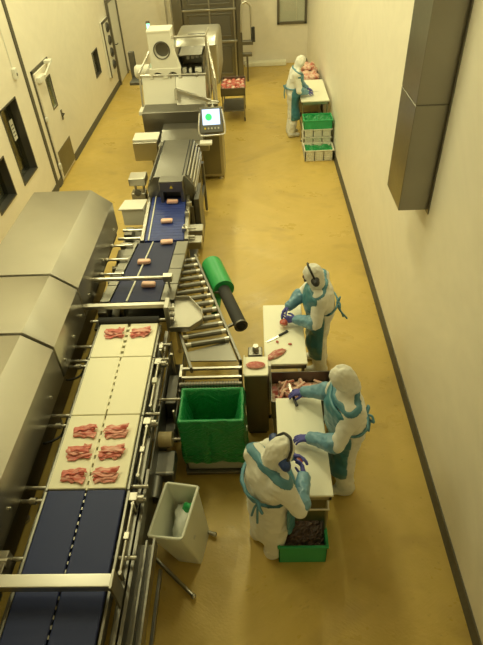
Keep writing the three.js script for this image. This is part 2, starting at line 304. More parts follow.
// blue lead-in belt (A)
{
  const t = thing('belt_conveyor', 'short bright blue belt conveyor leaving the ribbed tunnel', 'conveyor', [-1.32, 0, -6.7], {});
  const z0 = -7.42, z1 = -6.10, q = (xa, xb, xc, xd) => [[xa, z0], [xb, z0], [xd, z1], [xc, z1]];
  part(t, 'belt', prismY(q(-1.64, -1.12, -1.57, -1.03), 0.955, 1.0, 0.008), M.beltBlue);
  const ribs = []; for (let z = z0 + 0.08; z < z1; z += 0.075) { const f = (z - z0) / (z1 - z0); ribs.push(bx(-1.63 + 0.07 * f, -1.13 + 0.09 * f, 1.0, 1.0025, z - 0.004, z + 0.004)); }
  part(t, 'belt_rib', ribs, M.beltBlue);
  part(t, 'lane_divider', prismY([[-1.585, z0], [-1.57, z0], [-1.505, z1], [-1.52, z1]], 1.0, 1.016), M.plasticWhite, 'white lane divider');
  part(t, 'side_plate', prismY([[-1.70, z0], [-1.65, z0], [-1.58, z1], [-1.63, z1]], 0.86, 1.01, 0.004), M.steel);
  part(t, 'side_plate', prismY([[-1.11, z0], [-1.06, z0], [-0.97, z1], [-1.02, z1]], 0.86, 1.01, 0.004), M.steel);
  for (const z of [-7.05, -6.75, -6.32]) part(t, 'clamp', [bx(-1.07, -1.0, 0.99, 1.06, z - 0.03, z + 0.03, .008), rod([-1.035, 1.0, z], [-1.035, 1.1, z], 0.012)], M.steelBright);
  part(t, 'drive_housing', [bx(-1.02, -0.80, 0.80, 0.93, -6.62, -6.44, .01), bx(-1.02, -0.80, 0.78, 0.90, -6.36, -6.18, .01)], M.steel);
  part(t, 'cross_rod', [rod([-1.95, 0.93, -6.5], [-0.9, 0.93, -6.5], 0.022), rod([-1.98, 0.93, -6.28], [-0.9, 0.93, -6.28], 0.022)], M.steelBright);
  legs(t, [-1.62, -1.02], [-7.2, -6.25], 0.9);
  part(t, 'base_tray', bx(-1.7, -0.95, 0.35, 0.38, -7.3, -6.2, .004), M.steelDark);
}
// navy shuffle belt (B)
{
  const t = thing('shuffle_conveyor', 'dark navy lane-shifting belt between two broad steel side plates', 'conveyor', [-1.42, 0, -5.4]);
  const z0 = -6.06, z1 = -4.78;
  const qd = (a, b, c, d) => [[a, z0], [b, z0], [d, z1], [c, z1]];
  part(t, 'belt', prismY(qd(-1.64, -1.13, -1.78, -1.19), 0.95, 0.995, 0.008), M.beltNavy);
  part(t, 'lane_divider', prismY(qd(-1.45, -1.437, -1.59, -1.572), 0.995, 1.012), M.plasticWhite, 'white lane divider');
  for (let i = 0; i < 4; i++) { const f0 = i / 4 + 0.004, f1 = (i + 1) / 4 - 0.004, lz = f => z0 + (z1 - z0) * f, lx = (a, b, f) => a + (b - a) * f;
    part(t, 'side_plate', prismY([[lx(-1.12, -1.18, f0), lz(f0)], [lx(-0.96, -1.02, f0), lz(f0)], [lx(-0.96, -1.02, f1), lz(f1)], [lx(-1.12, -1.18, f1), lz(f1)]], 0.94, 1.005, 0.004), M.plate);
    part(t, 'side_plate', prismY([[lx(-1.78, -1.90, f0), lz(f0)], [lx(-1.65, -1.79, f0), lz(f0)], [lx(-1.65, -1.79, f1), lz(f1)], [lx(-1.78, -1.90, f1), lz(f1)]], 0.94, 1.005, 0.004), M.plate); }
  const b1 = part(t, 'cross_bar', rod([-2.02, 1.14, -5.04], [-1.10, 1.14, -5.04], 0.026), M.steelBright); part(b1, 'bar_block', [bx(-1.16, -1.05, 1.10, 1.18, -5.08, -5.0, .006), rod([-1.1, 1.0, -5.04], [-1.1, 1.12, -5.04], 0.014)], M.steelBright);
  for (const z of [-5.95, -5.62, -5.3]) { const k = part(t, 'side_rod', rod([-2.02, 1.03, z], [-1.70, 1.03, z], 0.016), M.steelBright); part(k, 'knob', ball(-1.98, 1.03, z, 0.03), M.steelBright); }
  part(t, 'under_tray', bx(-1.85, -1.1, 0.6, 0.63, -6.0, -4.85, .004), M.steelDark);
  legs(t, [-1.72, -1.08], [-5.9, -4.95], 0.94);
}
{
  const t = thing('belt_drive_unit', 'grey drive unit filling the gap between hood and blue belts', 'drive unit', [-1.93, 0, -5.6]);
  part(t, 'cover_plate', bx(-1.99, -1.74, 0.70, 0.74, -6.9, -4.6, .006), M.steelDark);
  part(t, 'side_panel', bx(-1.98, -1.95, 0.12, 0.70, -6.85, -4.65, .006), M.gunmetal);
  for (const z of [-6.6, -6.0, -5.45, -4.85]) part(t, 'gear_box', bx(-1.96, -1.84, 0.74, 0.86, z - 0.12, z + 0.1, .012), M.steelDark);
  for (const z of [-6.3, -5.72, -5.15]) part(t, 'motor', rod([-1.97, 0.80, z], [-1.82, 0.80, z], 0.05, 0.05, 18), M.steel);
  for (const z of [-6.7, -4.8]) part(t, 'leg', rod([-1.90, 0, z], [-1.90, 0.70, z], 0.025), M.steelDark);
}
{ // bridge bar with black transfer roller
  const t = thing('bridge_bar', 'bright steel cross bar spanning the belts above the black transfer roller', 'bar', [-1.5, 1.1, -4.46]);
  part(t, 'bar', bx(-2.02, -1.05, 1.12, 1.17, -4.55, -4.49, .008), M.steel);
  part(t, 'end_bracket', [bx(-1.07, -1.02, 0.86, 1.2, -4.58, -4.40, .006), bx(-1.06, -0.98, 0.98, 1.04, -4.52, -4.46, .006)], M.steel);
  part(t, 'knob', [rod([-1.02, 1.1, -4.5], [-0.97, 1.1, -4.5], 0.03), rod([-1.02, 1.0, -4.44], [-0.98, 1.0, -4.44], 0.022)], M.steelBright);
}
{
  const t = thing('transfer_roller', 'black rubber roller at the head of the cream lanes', 'roller', [-1.5, 0.95, -4.44]);
  part(t, 'drum', rod([-1.83, 1.0, -4.435], [-1.15, 1.0, -4.435], 0.042, 0.042, 20), M.rubber);
  part(t, 'axle', rod([-1.93, 1.0, -4.435], [-1.08, 1.0, -4.435], 0.014), M.steelBright);
}
// two-lane cream conveyors
const laneSecs = [[-4.38, -3.862, 'cream two-lane belt conveyor just past the black roller'], [-3.852, -3.098, 'empty cream two-lane belt conveyor between two loaded ones'], [-3.088, -2.325, 'cream two-lane belt conveyor holding six meat portions']];
for (const [z0, z1, lb] of laneSecs) {
  const t = thing('lane_conveyor', lb, 'conveyor', [-1.475, 0.85, (z0 + z1) / 2]);
  const gp = z1 < -3.8 ? 0.016 : 0.007;
  for (const [a, b] of [[-1.805, -1.478 - gp], [-1.478 + gp, -1.155]]) part(t, 'belt', bx(a, b, 0.958, 1.0, z0, z1, .008), M.beltWhite);
  part(t, 'lane_bed', bx(-1.79, -1.17, 0.90, 0.950, z0 + 0.01, z1 - 0.01), M.gunmetal);
  for (let z = z0 + 0.05; z < z1 - 0.03; z += 0.085) part(t, 'lane_roller', bx(-1.478 - gp, -1.478 + gp, 0.95, 0.996, z, z + 0.045), M.beltWhite);
  for (const x of [-1.835, -1.148]) part(t, 'side_bar', bx(x, x + 0.023, 0.90, 0.975, z0, z1, .004), M.plate);
}
{ // near blue belt
  const t = thing('outfeed_conveyor', 'wide navy blue belt conveyor beyond the cream lanes', 'conveyor', [-1.475, 0.85, -1.5]);
  for (const [a, b] of [[-1.80, -1.485], [-1.471, -1.155]]) part(t, 'belt', bx(a, b, 0.953, 0.995, -2.315, -0.55, .012), M.beltDeep);
  part(t, 'bed', bx(-1.79, -1.165, 0.90, 0.95, -2.3, -0.56), M.gunmetal);
  for (let z = -2.29; z < -0.6; z += 0.062) part(t, 'chain_link', bx(-1.483, -1.473, 0.95, 0.988, z, z + 0.024), M.steelDark);
  for (const x of [-1.835, -1.143]) part(t, 'side_bar', bx(x, x + 0.023, 0.88, 0.97, -2.32, -0.55, .004), M.plate);
}
{ // conveyor frame with rods, rails and legs
  const t = thing('conveyor_frame', 'stainless steel frame carrying the cream and blue belts', 'frame', [-1.45, 0, -2.6]);
  for (const z of [-4.1, -3.88, -3.80, -3.15, -3.03, -2.38, -2.26, -1.78]) part(t, 'cross_rod', rod([-2.02, 0.925, z], [-0.985, 0.925, z], 0.017), M.steel);
  for (const z of [-3.80, -3.03, -2.26]) { part(t, 'clamp', [rod([-1.10, 0.935, z], [-1.0, 0.935, z], 0.036, 0.036, 18), bx(-1.12, -1.05, 0.90, 0.98, z - 0.04, z + 0.04, .008)], M.steel); part(t, 'collar', [rod([-1.95, 0.925, z], [-1.90, 0.925, z], 0.03)], M.steel); }
  for (const [a, b] of [[-4.05, -3.92], [-3.76, -3.17], [-2.96, -2.42], [-2.2, -1.62]]) { const r = part(t, 'guide_rail', [rod([-1.07, 1.0, a], [-1.07, 1.0, b], 0.012), rod([-1.07, 0.88, a + 0.02], [-1.07, 1.01, a + 0.02], 0.014), rod([-1.07, 0.88, b - 0.02], [-1.07, 1.01, b - 0.02], 0.014)], M.steel); if (a === -3.76) part(r, 'clip', bx(-1.095, -1.045, 0.985, 1.03, -3.53, -3.46, .008), M.plasticWhite, 'white plastic clip'); else part(r, 'clip', bx(-1.092, -1.048, 0.985, 1.02, (a + b) / 2 - 0.03, (a + b) / 2 + 0.03, .006), M.steel); }
  part(t, 'side_beam', bx(-1.10, -1.055, 0.76, 0.86, -4.4, -0.55, .005), M.steelDark);
  part(t, 'side_beam', bx(-1.90, -1.855, 0.76, 0.86, -4.4, -0.55, .005), M.steelDark);
  part(t, 'channel', [bx(-1.05, -0.90, 0.70, 0.715, -1.98, -0.55), bx(-0.905, -0.885, 0.70, 0.83, -1.98, -0.55, .003), bx(-1.045, -1.015, 0.715, 0.85, -2.6, -0.55, .004), bx(-0.97, -0.95, 0.715, 0.80, -1.98, -0.55, .004)], M.steelDark);
  part(t, 'lower_beam', [bx(-1.08, -1.04, 0.18, 0.23, -4.4, -0.55, .005), bx(-0.93, -0.90, 0.30, 0.35, -1.95, -0.55, .005)], M.steelDark);
  part(t, 'lower_beam', bx(-1.88, -1.84, 0.18, 0.23, -4.4, -0.55, .005), M.steelDark);
  legs(t, [-1.06, -1.87], [-4.3, -3.4, -2.45, -1.5, -0.7], 0.76, M.steelDark);
  const mr = part(t, 'drive_drum', rod([-1.07, 0.62, -3.08], [-0.90, 0.62, -3.08], 0.075, 0.075, 24), M.drum, 'tan drive drum'); part(mr, 'drum_axle', rod([-1.12, 0.62, -3.08], [-0.82, 0.62, -3.08], 0.014), M.steel);
  part(t, 'gear_motor', [bx(-1.05, -0.86, 0.42, 0.56, -3.0, -2.72, .02), rod([-1.02, 0.5, -2.72], [-1.02, 0.5, -2.5], 0.06)], M.gunmetal);
  for (const g of [bx(-0.98, -0.95, 0.3, 0.95, -3.95, -3.92, .004), bx(-0.90, -0.88, 0.3, 0.80, -3.3, -3.27, .004), rod([-1.05, 0.78, -3.45], [-0.84, 0.78, -3.45], 0.014), rod([-1.05, 0.55, -2.75], [-0.86, 0.55, -2.75], 0.012)]) part(t, 'hanger', g, M.steel);
  part(t, 'added_dark_tray', [bx(-1.05, -0.90, 0.40, 0.415, -4.3, -3.2, .003), bx(-0.905, -0.89, 0.40, 0.62, -4.3, -3.2, .003)], M.gunmetal);  // dark sheet added over the floor so the gap beside the belts looks dark
  part(t, 'added_dark_panel', bx(-1.045, -1.03, 0.24, 0.75, -4.35, -0.6, .003), M.gunmetal);  // upright dark sheet added to make the space beside the belts black
  part(t, 'control_box', bx(-1.02, -0.91, 0.42, 0.66, -3.9, -3.5, .01), M.gunmetal);
  part(t, 'outrigger', [rod([-1.05, 0.045, -2.19], [-0.655, 0.045, -1.845], 0.018), ball(-0.655, 0.045, -1.845, 0.024)], M.steel);
  part(t, 'outrigger', [rod([-1.05, 0.045, -2.62], [-0.50, 0.045, -2.40], 0.018), ball(-0.50, 0.045, -2.40, 0.024)], M.steel);
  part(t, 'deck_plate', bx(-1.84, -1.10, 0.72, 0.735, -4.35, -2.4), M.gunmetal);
}
{ // near cross bar
  const t = thing('gantry_bar', 'shiny box section bar crossing above the navy outfeed belt', 'bar', [-1.8, 0.8, -1.52]);
  part(t, 'bar', [bx(-1.925, -1.07, 1.10, 1.18, -1.56, -1.47, .006)], M.steelBright);
  part(t, 'bar_extension', bx(-2.6, -1.935, 1.10, 1.18, -1.56, -1.47, .006), M.steelBright);
  part(t, 'end_plate', [bx(-1.075, -1.055, 0.86, 1.2, -1.58, -1.45, .004)], M.steel);
  part(t, 'side_post', [bx(-2.0, -1.95, 0.86, 1.1, -1.55, -1.48, .005), bx(-2.62, -2.56, 1.0, 1.12, -1.56, -1.47)], M.steel);
}
{ // near left fittings under the gantry
  const t = thing('tension_cylinder', 'pair of bright cylinders beside the navy belt', 'cylinder', [-2.0, 0.8, -1.66]);
  part(t, 'cylinder_body', rod([-2.2, 1.0, -1.72], [-1.92, 1.0, -1.72], 0.035, 0.035, 18), M.steelBright);
  part(t, 'cylinder_body', rod([-2.2, 0.98, -1.62], [-1.97, 0.98, -1.62], 0.025, 0.025, 18), M.steel);
  part(t, 'mount', [bx(-2.0, -1.93, 0.86, 1.03, -1.80, -1.58, .006)], M.steel);
}
// ---------------------------------------------------------------- chute, roller conveyor, film roll
{
  const t = thing('discharge_chute', 'flared pale steel chute beside the navy belt', 'chute', [-0.9, 0.7, -4.55]);
  const P = [[-1.02, -4.86], [-0.85, -4.86], [-0.68, -4.60], [-0.67, -4.44], [-0.80, -4.31], [-1.02, -4.31]];
  part(t, 'pan', prismY(P, 0.925, 0.95, 0.004), M.steel);
  const rim = []; for (let i = 0; i < P.length - 1; i++) { const a = P[i], b = P[i + 1]; rim.push(beam([a[0], 0.96, a[1]], [b[0], 0.96, b[1]], 0.012, 0.07)); } part(t, 'rim', rim, M.steel);
  part(t, 'bracket', bx(-1.045, -1.02, 0.80, 0.98, -4.75, -4.60, .005), M.steel);
}
{
  const t = thing('roller_conveyor', 'angled gravity roller conveyor with steel rollers', 'conveyor', [-0.65, 0, -4.8]);
  // right rail from A to B, left rail parallel
  const A = V(-0.87, 0.86, -5.89), B = V(-0.23, 0.86, -3.87), d = B.clone().sub(A).normalize(), n = V(d.z, 0, -d.x).negate(); // n points to the left
  const W = 0.52, Lp = (s, w, y = 0) => { const p = A.clone().addScaledVector(d, s).addScaledVector(n, w); return [p.x, p.y + y, p.z]; }, len = A.distanceTo(B);
  part(t, 'side_rail', beam(Lp(0, 0), Lp(len, 0), 0.03, 0.08), M.steelDark);
  part(t, 'side_rail', beam(Lp(0.75, W), Lp(len - 0.06, W), 0.03, 0.08), M.steelDark);
  for (let i = 0; i < 13; i++) { const s = 0.1 + i * 0.137; const w1 = Math.min(W - 0.02, 0.14 + s * 0.62); const r = part(t, 'roller', rod(Lp(s, 0.02, 0.02), Lp(s - w1 * 0.10, w1, 0.02), 0.03, 0.03, 18), M.steelBright); part(r, 'sleeve', rod(Lp(s, 0.07, 0.02), Lp(s - (w1 - 0.06) * 0.10, w1 - 0.06, 0.02), 0.0315, 0.0315, 18), M.steelDark); }
  part(t, 'end_plate', [prismY([Lp(len - 0.36, 0.03), Lp(len - 0.04, 0.03), Lp(len - 0.20, W - 0.02), Lp(len - 0.34, W - 0.02)].map(p => [p[0], p[2]]), 0.845, 0.86)], M.plate);
  part(t, 'end_bar', [bx(-0.86, -0.22, 0.83, 0.86, -3.82, -3.79, .005), bx(-0.86, -0.22, 0.80, 0.83, -3.72, -3.69, .005), bx(-0.87, -0.84, 0.78, 0.86, -3.86, -3.68, .005)], M.steelBright);
  const fr = part(t, 'finned_roller', rod([-0.86, 0.82, -3.60], [-0.22, 0.82, -3.60], 0.028, 0.028, 16), M.steelDark); const fins = []; for (let x = -0.84; x < -0.24; x += 0.03) fins.push(rod([x, 0.82, -3.60], [x + 0.014, 0.82, -3.60], 0.036, 0.036, 14)); part(fr, 'fin', fins, M.gunmetal);
  for (const [x, z] of [[-0.24, -3.85], [-0.86, -3.78], [-0.78, -5.55], [-1.0, -5.0]]) { const l = part(t, 'leg', bx(x - 0.02, x + 0.02, 0.04, 0.83, z - 0.02, z + 0.02, .004), M.steelDark); part(l, 'foot', rod([x, 0, z], [x, 0.045, z], 0.035, 0.02), M.steelBright); }
  part(t, 'apron_plate', bx(-0.87, -0.21, 0.30, 0.78, -3.57, -3.555, .003), M.steelDark);
}
{
  const t = thing('film_roll', 'roll of bright green film on a black mandrel arm', 'film roll', [-0.42, 0.5, -5.0]);
  const a = V(-0.625, 0.85, -5.66), b = V(-0.235, 0.85, -4.46), at = f => a.clone().lerp(b, f).toArray();
  part(t, 'film', rod(at(-0.03), at(0.43), 0.135, 0.135, 32), M.green, 'bright green film');
  part(t, 'core', rod(at(0.425), at(0.436), 0.07, 0.07, 24), M.gunmetal);
  const m = part(t, 'mandrel', rod(at(0.43), at(1.0), 0.075, 0.075, 24), M.rubber, 'black mandrel'); part(m, 'mandrel_ring', [rod(at(0.985), at(1.006), 0.08, 0.08, 24)], M.gunmetal); part(m, 'tube_mouth_shade', rod(at(1.006), at(1.012), 0.05, 0.05, 24), M.rubber);  // last black disc stands in for the dark hollow end of the tube
  part(t, 'arm', [beam([at(0.47)[0], 0.85, at(0.47)[2]], [-0.66, 0.83, -5.14], 0.03, 0.03), beam([at(0.93)[0], 0.85, at(0.93)[2]], [-0.42, 0.83, -4.45], 0.03, 0.03)], M.steelDark);
  part(t, 'loose_film', tube([[at(0.2)[0], 0.72, at(0.2)[2]], [at(0.3)[0] - 0.06, 0.55, at(0.3)[2]], [at(0.4)[0] - 0.12, 0.52, at(0.4)[2] + 0.1]], 0.05, 16), M.green);
}
// ---------------------------------------------------------------- check weigher pillar
{
  const t = thing('weigh_pillar', 'slim stainless cabinet with white weighing tray on top', 'cabinet', [-0.06, 0, -3.7]);
  part(t, 'body', bx(-0.19, 0.05, 0.06, 0.955, -3.83, -3.575, .008), M.steelDark);
  part(t, 'tray', [bx(-0.195, 0.055, 0.955, 0.975, -3.835, -3.57, .006), bx(-0.195, -0.185, 0.97, 1.0, -3.835, -3.57, .003), bx(0.045, 0.055, 0.97, 1.0, -3.835, -3.57, .003)], M.boardWhite, 'white weighing tray');
  const s = part(t, 'scale_head', [bx(-0.15, 0.0, 0.88, 0.96, -4.0, -3.87, .012)], M.steelDark); part(s, 'knob', [rod([-0.07, 0.96, -3.94], [-0.07, 1.03, -3.94], 0.035, 0.03, 18)], M.steel);
  part(t, 'post', bx(0.058, 0.082, 0.5, 1.03, -3.70, -3.64, .004), M.whitePaint);
  part(t, 'kick_base', bx(-0.17, 0.03, 0, 0.06, -3.81, -3.6), M.gunmetal);
}
// ---------------------------------------------------------------- green-lined waste bin
{
  const t = thing('waste_tub', 'tall rectangular tub lined with a green plastic sack', 'bin', [-0.5, 0, -3.28]);
  const x0 = -0.81, x1 = -0.20, z0 = -3.49, z1 = -3.075;
  const wallsOf = (y0, y1, a, th) => [bx(x0 + a, x0 + a + th, y0, y1, z0 + a, z1 - a), bx(x1 - a - th, x1 - a, y0, y1, z0 + a, z1 - a), bx(x0 + a, x1 - a, y0, y1, z0 + a, z0 + a + th), bx(x0 + a, x1 - a, y0, y1, z1 - a - th, z1 - a), bx(x0 + a, x1 - a, y0, y0 + th, z0 + a, z1 - a)];
  part(t, 'tub', wallsOf(0.09, 0.88, 0.012, 0.01), M.binGrey);
  part(t, 'base_frame', [bx(x0 - 0.01, x1 + 0.02, 0.05, 0.09, z1 - 0.03, z1 + 0.03, .005), bx(x0 - 0.01, x1 + 0.02, 0.05, 0.09, z0 - 0.02, z0 + 0.02, .005), bx(x0 - 0.02, x0 + 0.02, 0.05, 0.09, z0, z1, .005), bx(x1 - 0.02, x1 + 0.02, 0.05, 0.09, z0, z1, .005)], M.steelDark);
  for (const x of [x0 + 0.03, x1 - 0.03]) for (const z of [z0 + 0.03, z1 - 0.03]) part(t, 'castor', rod([x - 0.012, 0.026, z], [x + 0.012, 0.026, z], 0.026, 0.026, 16), M.rubber);
  // sack: an outer drape, a rim fold and an inner hollow, all wrinkled
  const ring = (ins, y, k) => { const pts = [], N = 88, w = x1 - x0 - 2 * ins, d = z1 - z0 - 2 * ins; for (let i = 0; i < N; i++) { let s = i / N * 2 * (w + d), x, z; if (s < w) { x = x0 + ins + s; z = z1 - ins; } else if (s < w + d) { x = x1 - ins; z = z1 - ins - (s - w); } else if (s < 2 * w + d) { x = x1 - ins - (s - w - d); z = z0 + ins; } else { x = x0 + ins; z = z0 + ins + (s - 2 * w - d); } const q = k * 1.5 * (fbm(x * 9, y * 13, z * 9 + ins * 20, 3)) + 0.012 * noise3(x * 30 + z * 30, y * 6, ins * 40) * Math.min(1, k * 50); const cx = (x0 + x1) / 2, cz = (z0 + z1) / 2; const l = Math.hypot(x - cx, z - cz); pts.push([x + (x - cx) / l * q, y + k * 0.8 * fbm(x * 7 + 3, y * 7, z * 7, 2), z + (z - cz) / l * q]); } return pts; };
  const rows = [ring(-0.008, 0.22, 0.03), ring(-0.014, 0.34, 0.035), ring(-0.013, 0.5, 0.022), ring(-0.008, 0.56, 0.014), ring(-0.014, 0.64, 0.025), ring(-0.01, 0.78, 0.02), ring(-0.008, 0.885, 0.008), ring(0.002, 0.90, 0.006), ring(0.03, 0.885, 0.003), ring(0.05, 0.78, 0.014), ring(0.07, 0.66, 0.03), ring(0.09, 0.52, 0.045), ring(0.125, 0.40, 0.04), ring(0.19, 0.36, 0.05), ring(0.205, 0.355, 0.0)];
  const N = 88, pos = [], idx = []; rows.forEach(r => r.forEach(p => pos.push(...p)));
  for (let r = 0; r < rows.length - 1; r++) for (let i = 0; i < N; i++) { const a = r * N + i, b = r * N + (i + 1) % N, c = a + N, e = b + N; idx.push(a, b, e, a, e, c); }
  const g = new THREE.BufferGeometry(); g.setAttribute('position', new THREE.Float32BufferAttribute(pos, 3)); g.setIndex(idx); g.computeVertexNormals();
  part(t, 'sack', g, M.greenFilm, 'green plastic sack folded over the rim');
  part(t, 'label_clip', bx(x1 + 0.022, x1 + 0.034, 0.66, 0.72, -3.16, -3.13, .004), M.plasticWhite);
  part(t, 'scrap', beam([-0.46, 0.62, -3.18], [-0.28, 0.70, -3.22], 0.03, 0.012), M.bag);
}
// ---------------------------------------------------------------- white bin
function tub(t, rim, foot, h, th, mat, name = 'tub') { // rim and foot: 4 corners [x,z], loft with thickness
  const c = a => a.reduce((s, p) => [s[0] + p[0] / 4, s[1] + p[1] / 4], [0, 0]);
  const ins = (a, k) => { const m = c(a); return a.map(p => { const dx = p[0] - m[0], dz = p[1] - m[1], l = Math.hypot(dx, dz); return [p[0] - dx / l * k, p[1] - dz / l * k]; }); };
  const rows = [[foot, 0.004], [rim, h], [ins(rim, th * 1.4), h], [ins(foot, th * 1.4), th + 0.004]], pos = [], idx = [];
  // rounded corners
  const round = a => { const o = []; for (let i = 0; i < 4; i++) { const p = a[i], q = a[(i + 3) % 4], r = a[(i + 1) % 4]; for (let k = 0; k <= 4; k++) { const f = k / 4, R = 0.07; const p1 = [p[0] + (q[0] - p[0]) * R, p[1] + (q[1] - p[1]) * R], p2 = [p[0] + (r[0] - p[0]) * R, p[1] + (r[1] - p[1]) * R]; o.push([(1 - f) ** 2 * p1[0] + 2 * f * (1 - f) * p[0] + f * f * p2[0], (1 - f) ** 2 * p1[1] + 2 * f * (1 - f) * p[1] + f * f * p2[1]]); } } return o; };
  const rr2 = rows.map(([a, y]) => round(a).map(p => [p[0], y, p[1]])); const N = rr2[0].length; rr2.forEach(r => r.forEach(p => pos.push(...p)));
  for (let r = 0; r < 3; r++) for (let i = 0; i < N; i++) { const a = r * N + i, b = r * N + (i + 1) % N; idx.push(a, b, b + N, a, b + N, a + N); }
  for (const r of [0, 3]) { const m = c(rows[r][0]); pos.push(m[0], rows[r][1], m[1]); const k = pos.length / 3 - 1; for (let i = 0; i < N; i++) idx.push(r * N + i, k, r * N + (i + 1) % N); }
  let g = new THREE.BufferGeometry(); g.setAttribute('position', new THREE.Float32BufferAttribute(pos, 3)); g.setIndex(idx); g = toCreasedNormals(g, 0.6);
  const lip = round(rim).map(p => [p[0], h, p[1]]);
  const b = part(t, name, g, mat); part(b, 'rim', tube(lip.filter((_, i) => i % 2 === 0), 0.014, 60, true, 8), mat); return b;
}
{
  const t = thing('open_bin', 'white plastic open bin with crumpled bags beside the conveyor', 'bin', [-0.77, 0, -2.3]);
  tub(t, [[-0.895, -2.58], [-0.605, -2.535], [-0.705, -2.055], [-0.99, -2.085]], [[-0.80, -2.50], [-0.55, -2.46], [-0.61, -2.14], [-0.83, -2.17]], 0.65, 0.012, M.binWhite);
}
{
  let g = new THREE.IcosahedronGeometry(0.165, 5); g = warp(g, v => { const k = 1 + 0.5 * fbm(v.x * 12, v.y * 12, v.z * 12, 3); v.multiplyScalar(k); v.y *= 0.9; v.z *= 1.15; v.x *= 0.62; }); g.translate(-0.745, 0.36, -2.31);
  single('crumpled_bag', 'crumpled clear plastic bag inside the white open bin', 'bag', g, M.bag, [-0.745, 0.2, -2.31]);
  let h = new THREE.IcosahedronGeometry(0.06, 4); h = warp(h, v => { const k = 1 + 0.7 * fbm(v.x * 22, v.y * 22, v.z * 22, 3); v.multiplyScalar(k); }); h.translate(-0.69, 0.50, -2.41);
  single('green_scrap', 'scrap of green film in the white open bin', 'film scrap', h, M.green, [-0.69, 0.45, -2.41]);
}

// ---------------------------------------------------------------- ribbed tunnel machine
{
  const t = thing('ribbed_tunnel', 'ribbed grey steel tunnel hood over the start of the blue belt', 'machine', [-1.33, 0, -7.9]);
  const prof = s => [[-1.33 - 0.36 * s, 0.95], [-1.33 + 0.36 * s, 0.95], [-1.33 + 0.36 * s, 1.16], [-1.33 + 0.24 * s, 1.33 + (s - 1) * 0.3], [-1.33 - 0.24 * s, 1.33 + (s - 1) * 0.3], [-1.33 - 0.36 * s, 1.16]];
  const h = part(t, 'hood', toCreasedNormals(prismZ(prof(1), -8.75, -7.35, 0.01), 0.5), M.steelDark);
  for (const x of [-1.57, -1.13, -1.08]) part(h, 'groove_shade_strip', bx(x - 0.006, x + 0.006, 1.325, 1.342, -8.72, -7.38), M.rubber);  // black strips laid on the hood stand in for shaded grooves
  const rib = (dx, y) => bx(-1.33 + dx - 0.012, -1.33 + dx + 0.012, y - 0.01, y + 0.03, -8.7, -7.4, .005);
  for (const [dx, y] of [[0.27, 1.29], [0.31, 1.24], [0.345, 1.18], [0.365, 1.10], [0.365, 1.02]]) part(h, 'hood_rib', rib(dx, y), M.steel);
  for (const [dx, y] of [[-0.31, 1.24], [-0.365, 1.08]]) part(h, 'hood_rib', rib(dx, y), M.steelDark);
  const ex = part(t, 'exit_housing', [bx(-1.47, -1.11, 1.17, 1.34, -7.36, -7.16, .012), bx(-1.47, -1.42, 1.0, 1.2, -7.36, -7.16, .006), bx(-1.16, -1.11, 1.0, 1.2, -7.36, -7.16, .006)], M.steelDark);
  part(ex, 'warning_sticker', prismZ([[-1.315, 1.23], [-1.265, 1.23], [-1.29, 1.275]], -7.161, -7.157), M.yellowSticker, 'yellow triangular warning sticker');
  part(t, 'body', bx(-1.66, -1.0, 0.2, 0.95, -8.7, -7.42, .01), M.steelDark);
  part(t, 'side_column', [bx(-0.98, -0.90, 0.25, 1.02, -7.75, -7.2, .008), bx(-0.96, -0.92, 0.1, 1.0, -8.6, -8.5, .005), bx(-0.97, -0.93, 0.55, 0.62, -8.55, -7.2, .004)], M.gunmetal);
  for (const x of [-1.6, -1.06]) for (const z of [-8.6, -7.5]) part(t, 'foot', [rod([x, 0, z], [x, 0.03, z], 0.05, 0.045), rod([x, 0.03, z], [x, 0.22, z], 0.02)], M.steelBright);
  const c = part(t, 'side_control', [bx(-2.0, -1.74, 1.12, 1.24, -7.75, -7.50, .01), bx(-1.98, -1.76, 0.9, 1.02, -7.62, -7.45, .008), rod([-1.93, 1.0, -7.6], [-1.93, 1.14, -7.6], 0.018), rod([-1.80, 1.0, -7.6], [-1.80, 1.14, -7.6], 0.018)], M.steel); part(c, 'control_wheel', rod([-1.87, 1.04, -7.45], [-1.87, 1.04, -7.42], 0.05, 0.05, 20), M.gunmetal);
  part(t, 'side_arm', bx(-1.80, -1.62, 0.85, 0.93, -7.62, -7.52, .006), M.steel);
  part(t, 'side_tray', [prismY([[-2.05, -7.28], [-1.70, -7.28], [-1.73, -6.98], [-2.10, -6.98]], 0.99, 1.01, 0.004), bx(-2.06, -1.72, 0.72, 0.99, -7.26, -7.0, .006), bx(-1.75, -1.63, 0.8, 0.86, -7.2, -7.1)], M.whitePaint, 'pale side tray box');
}
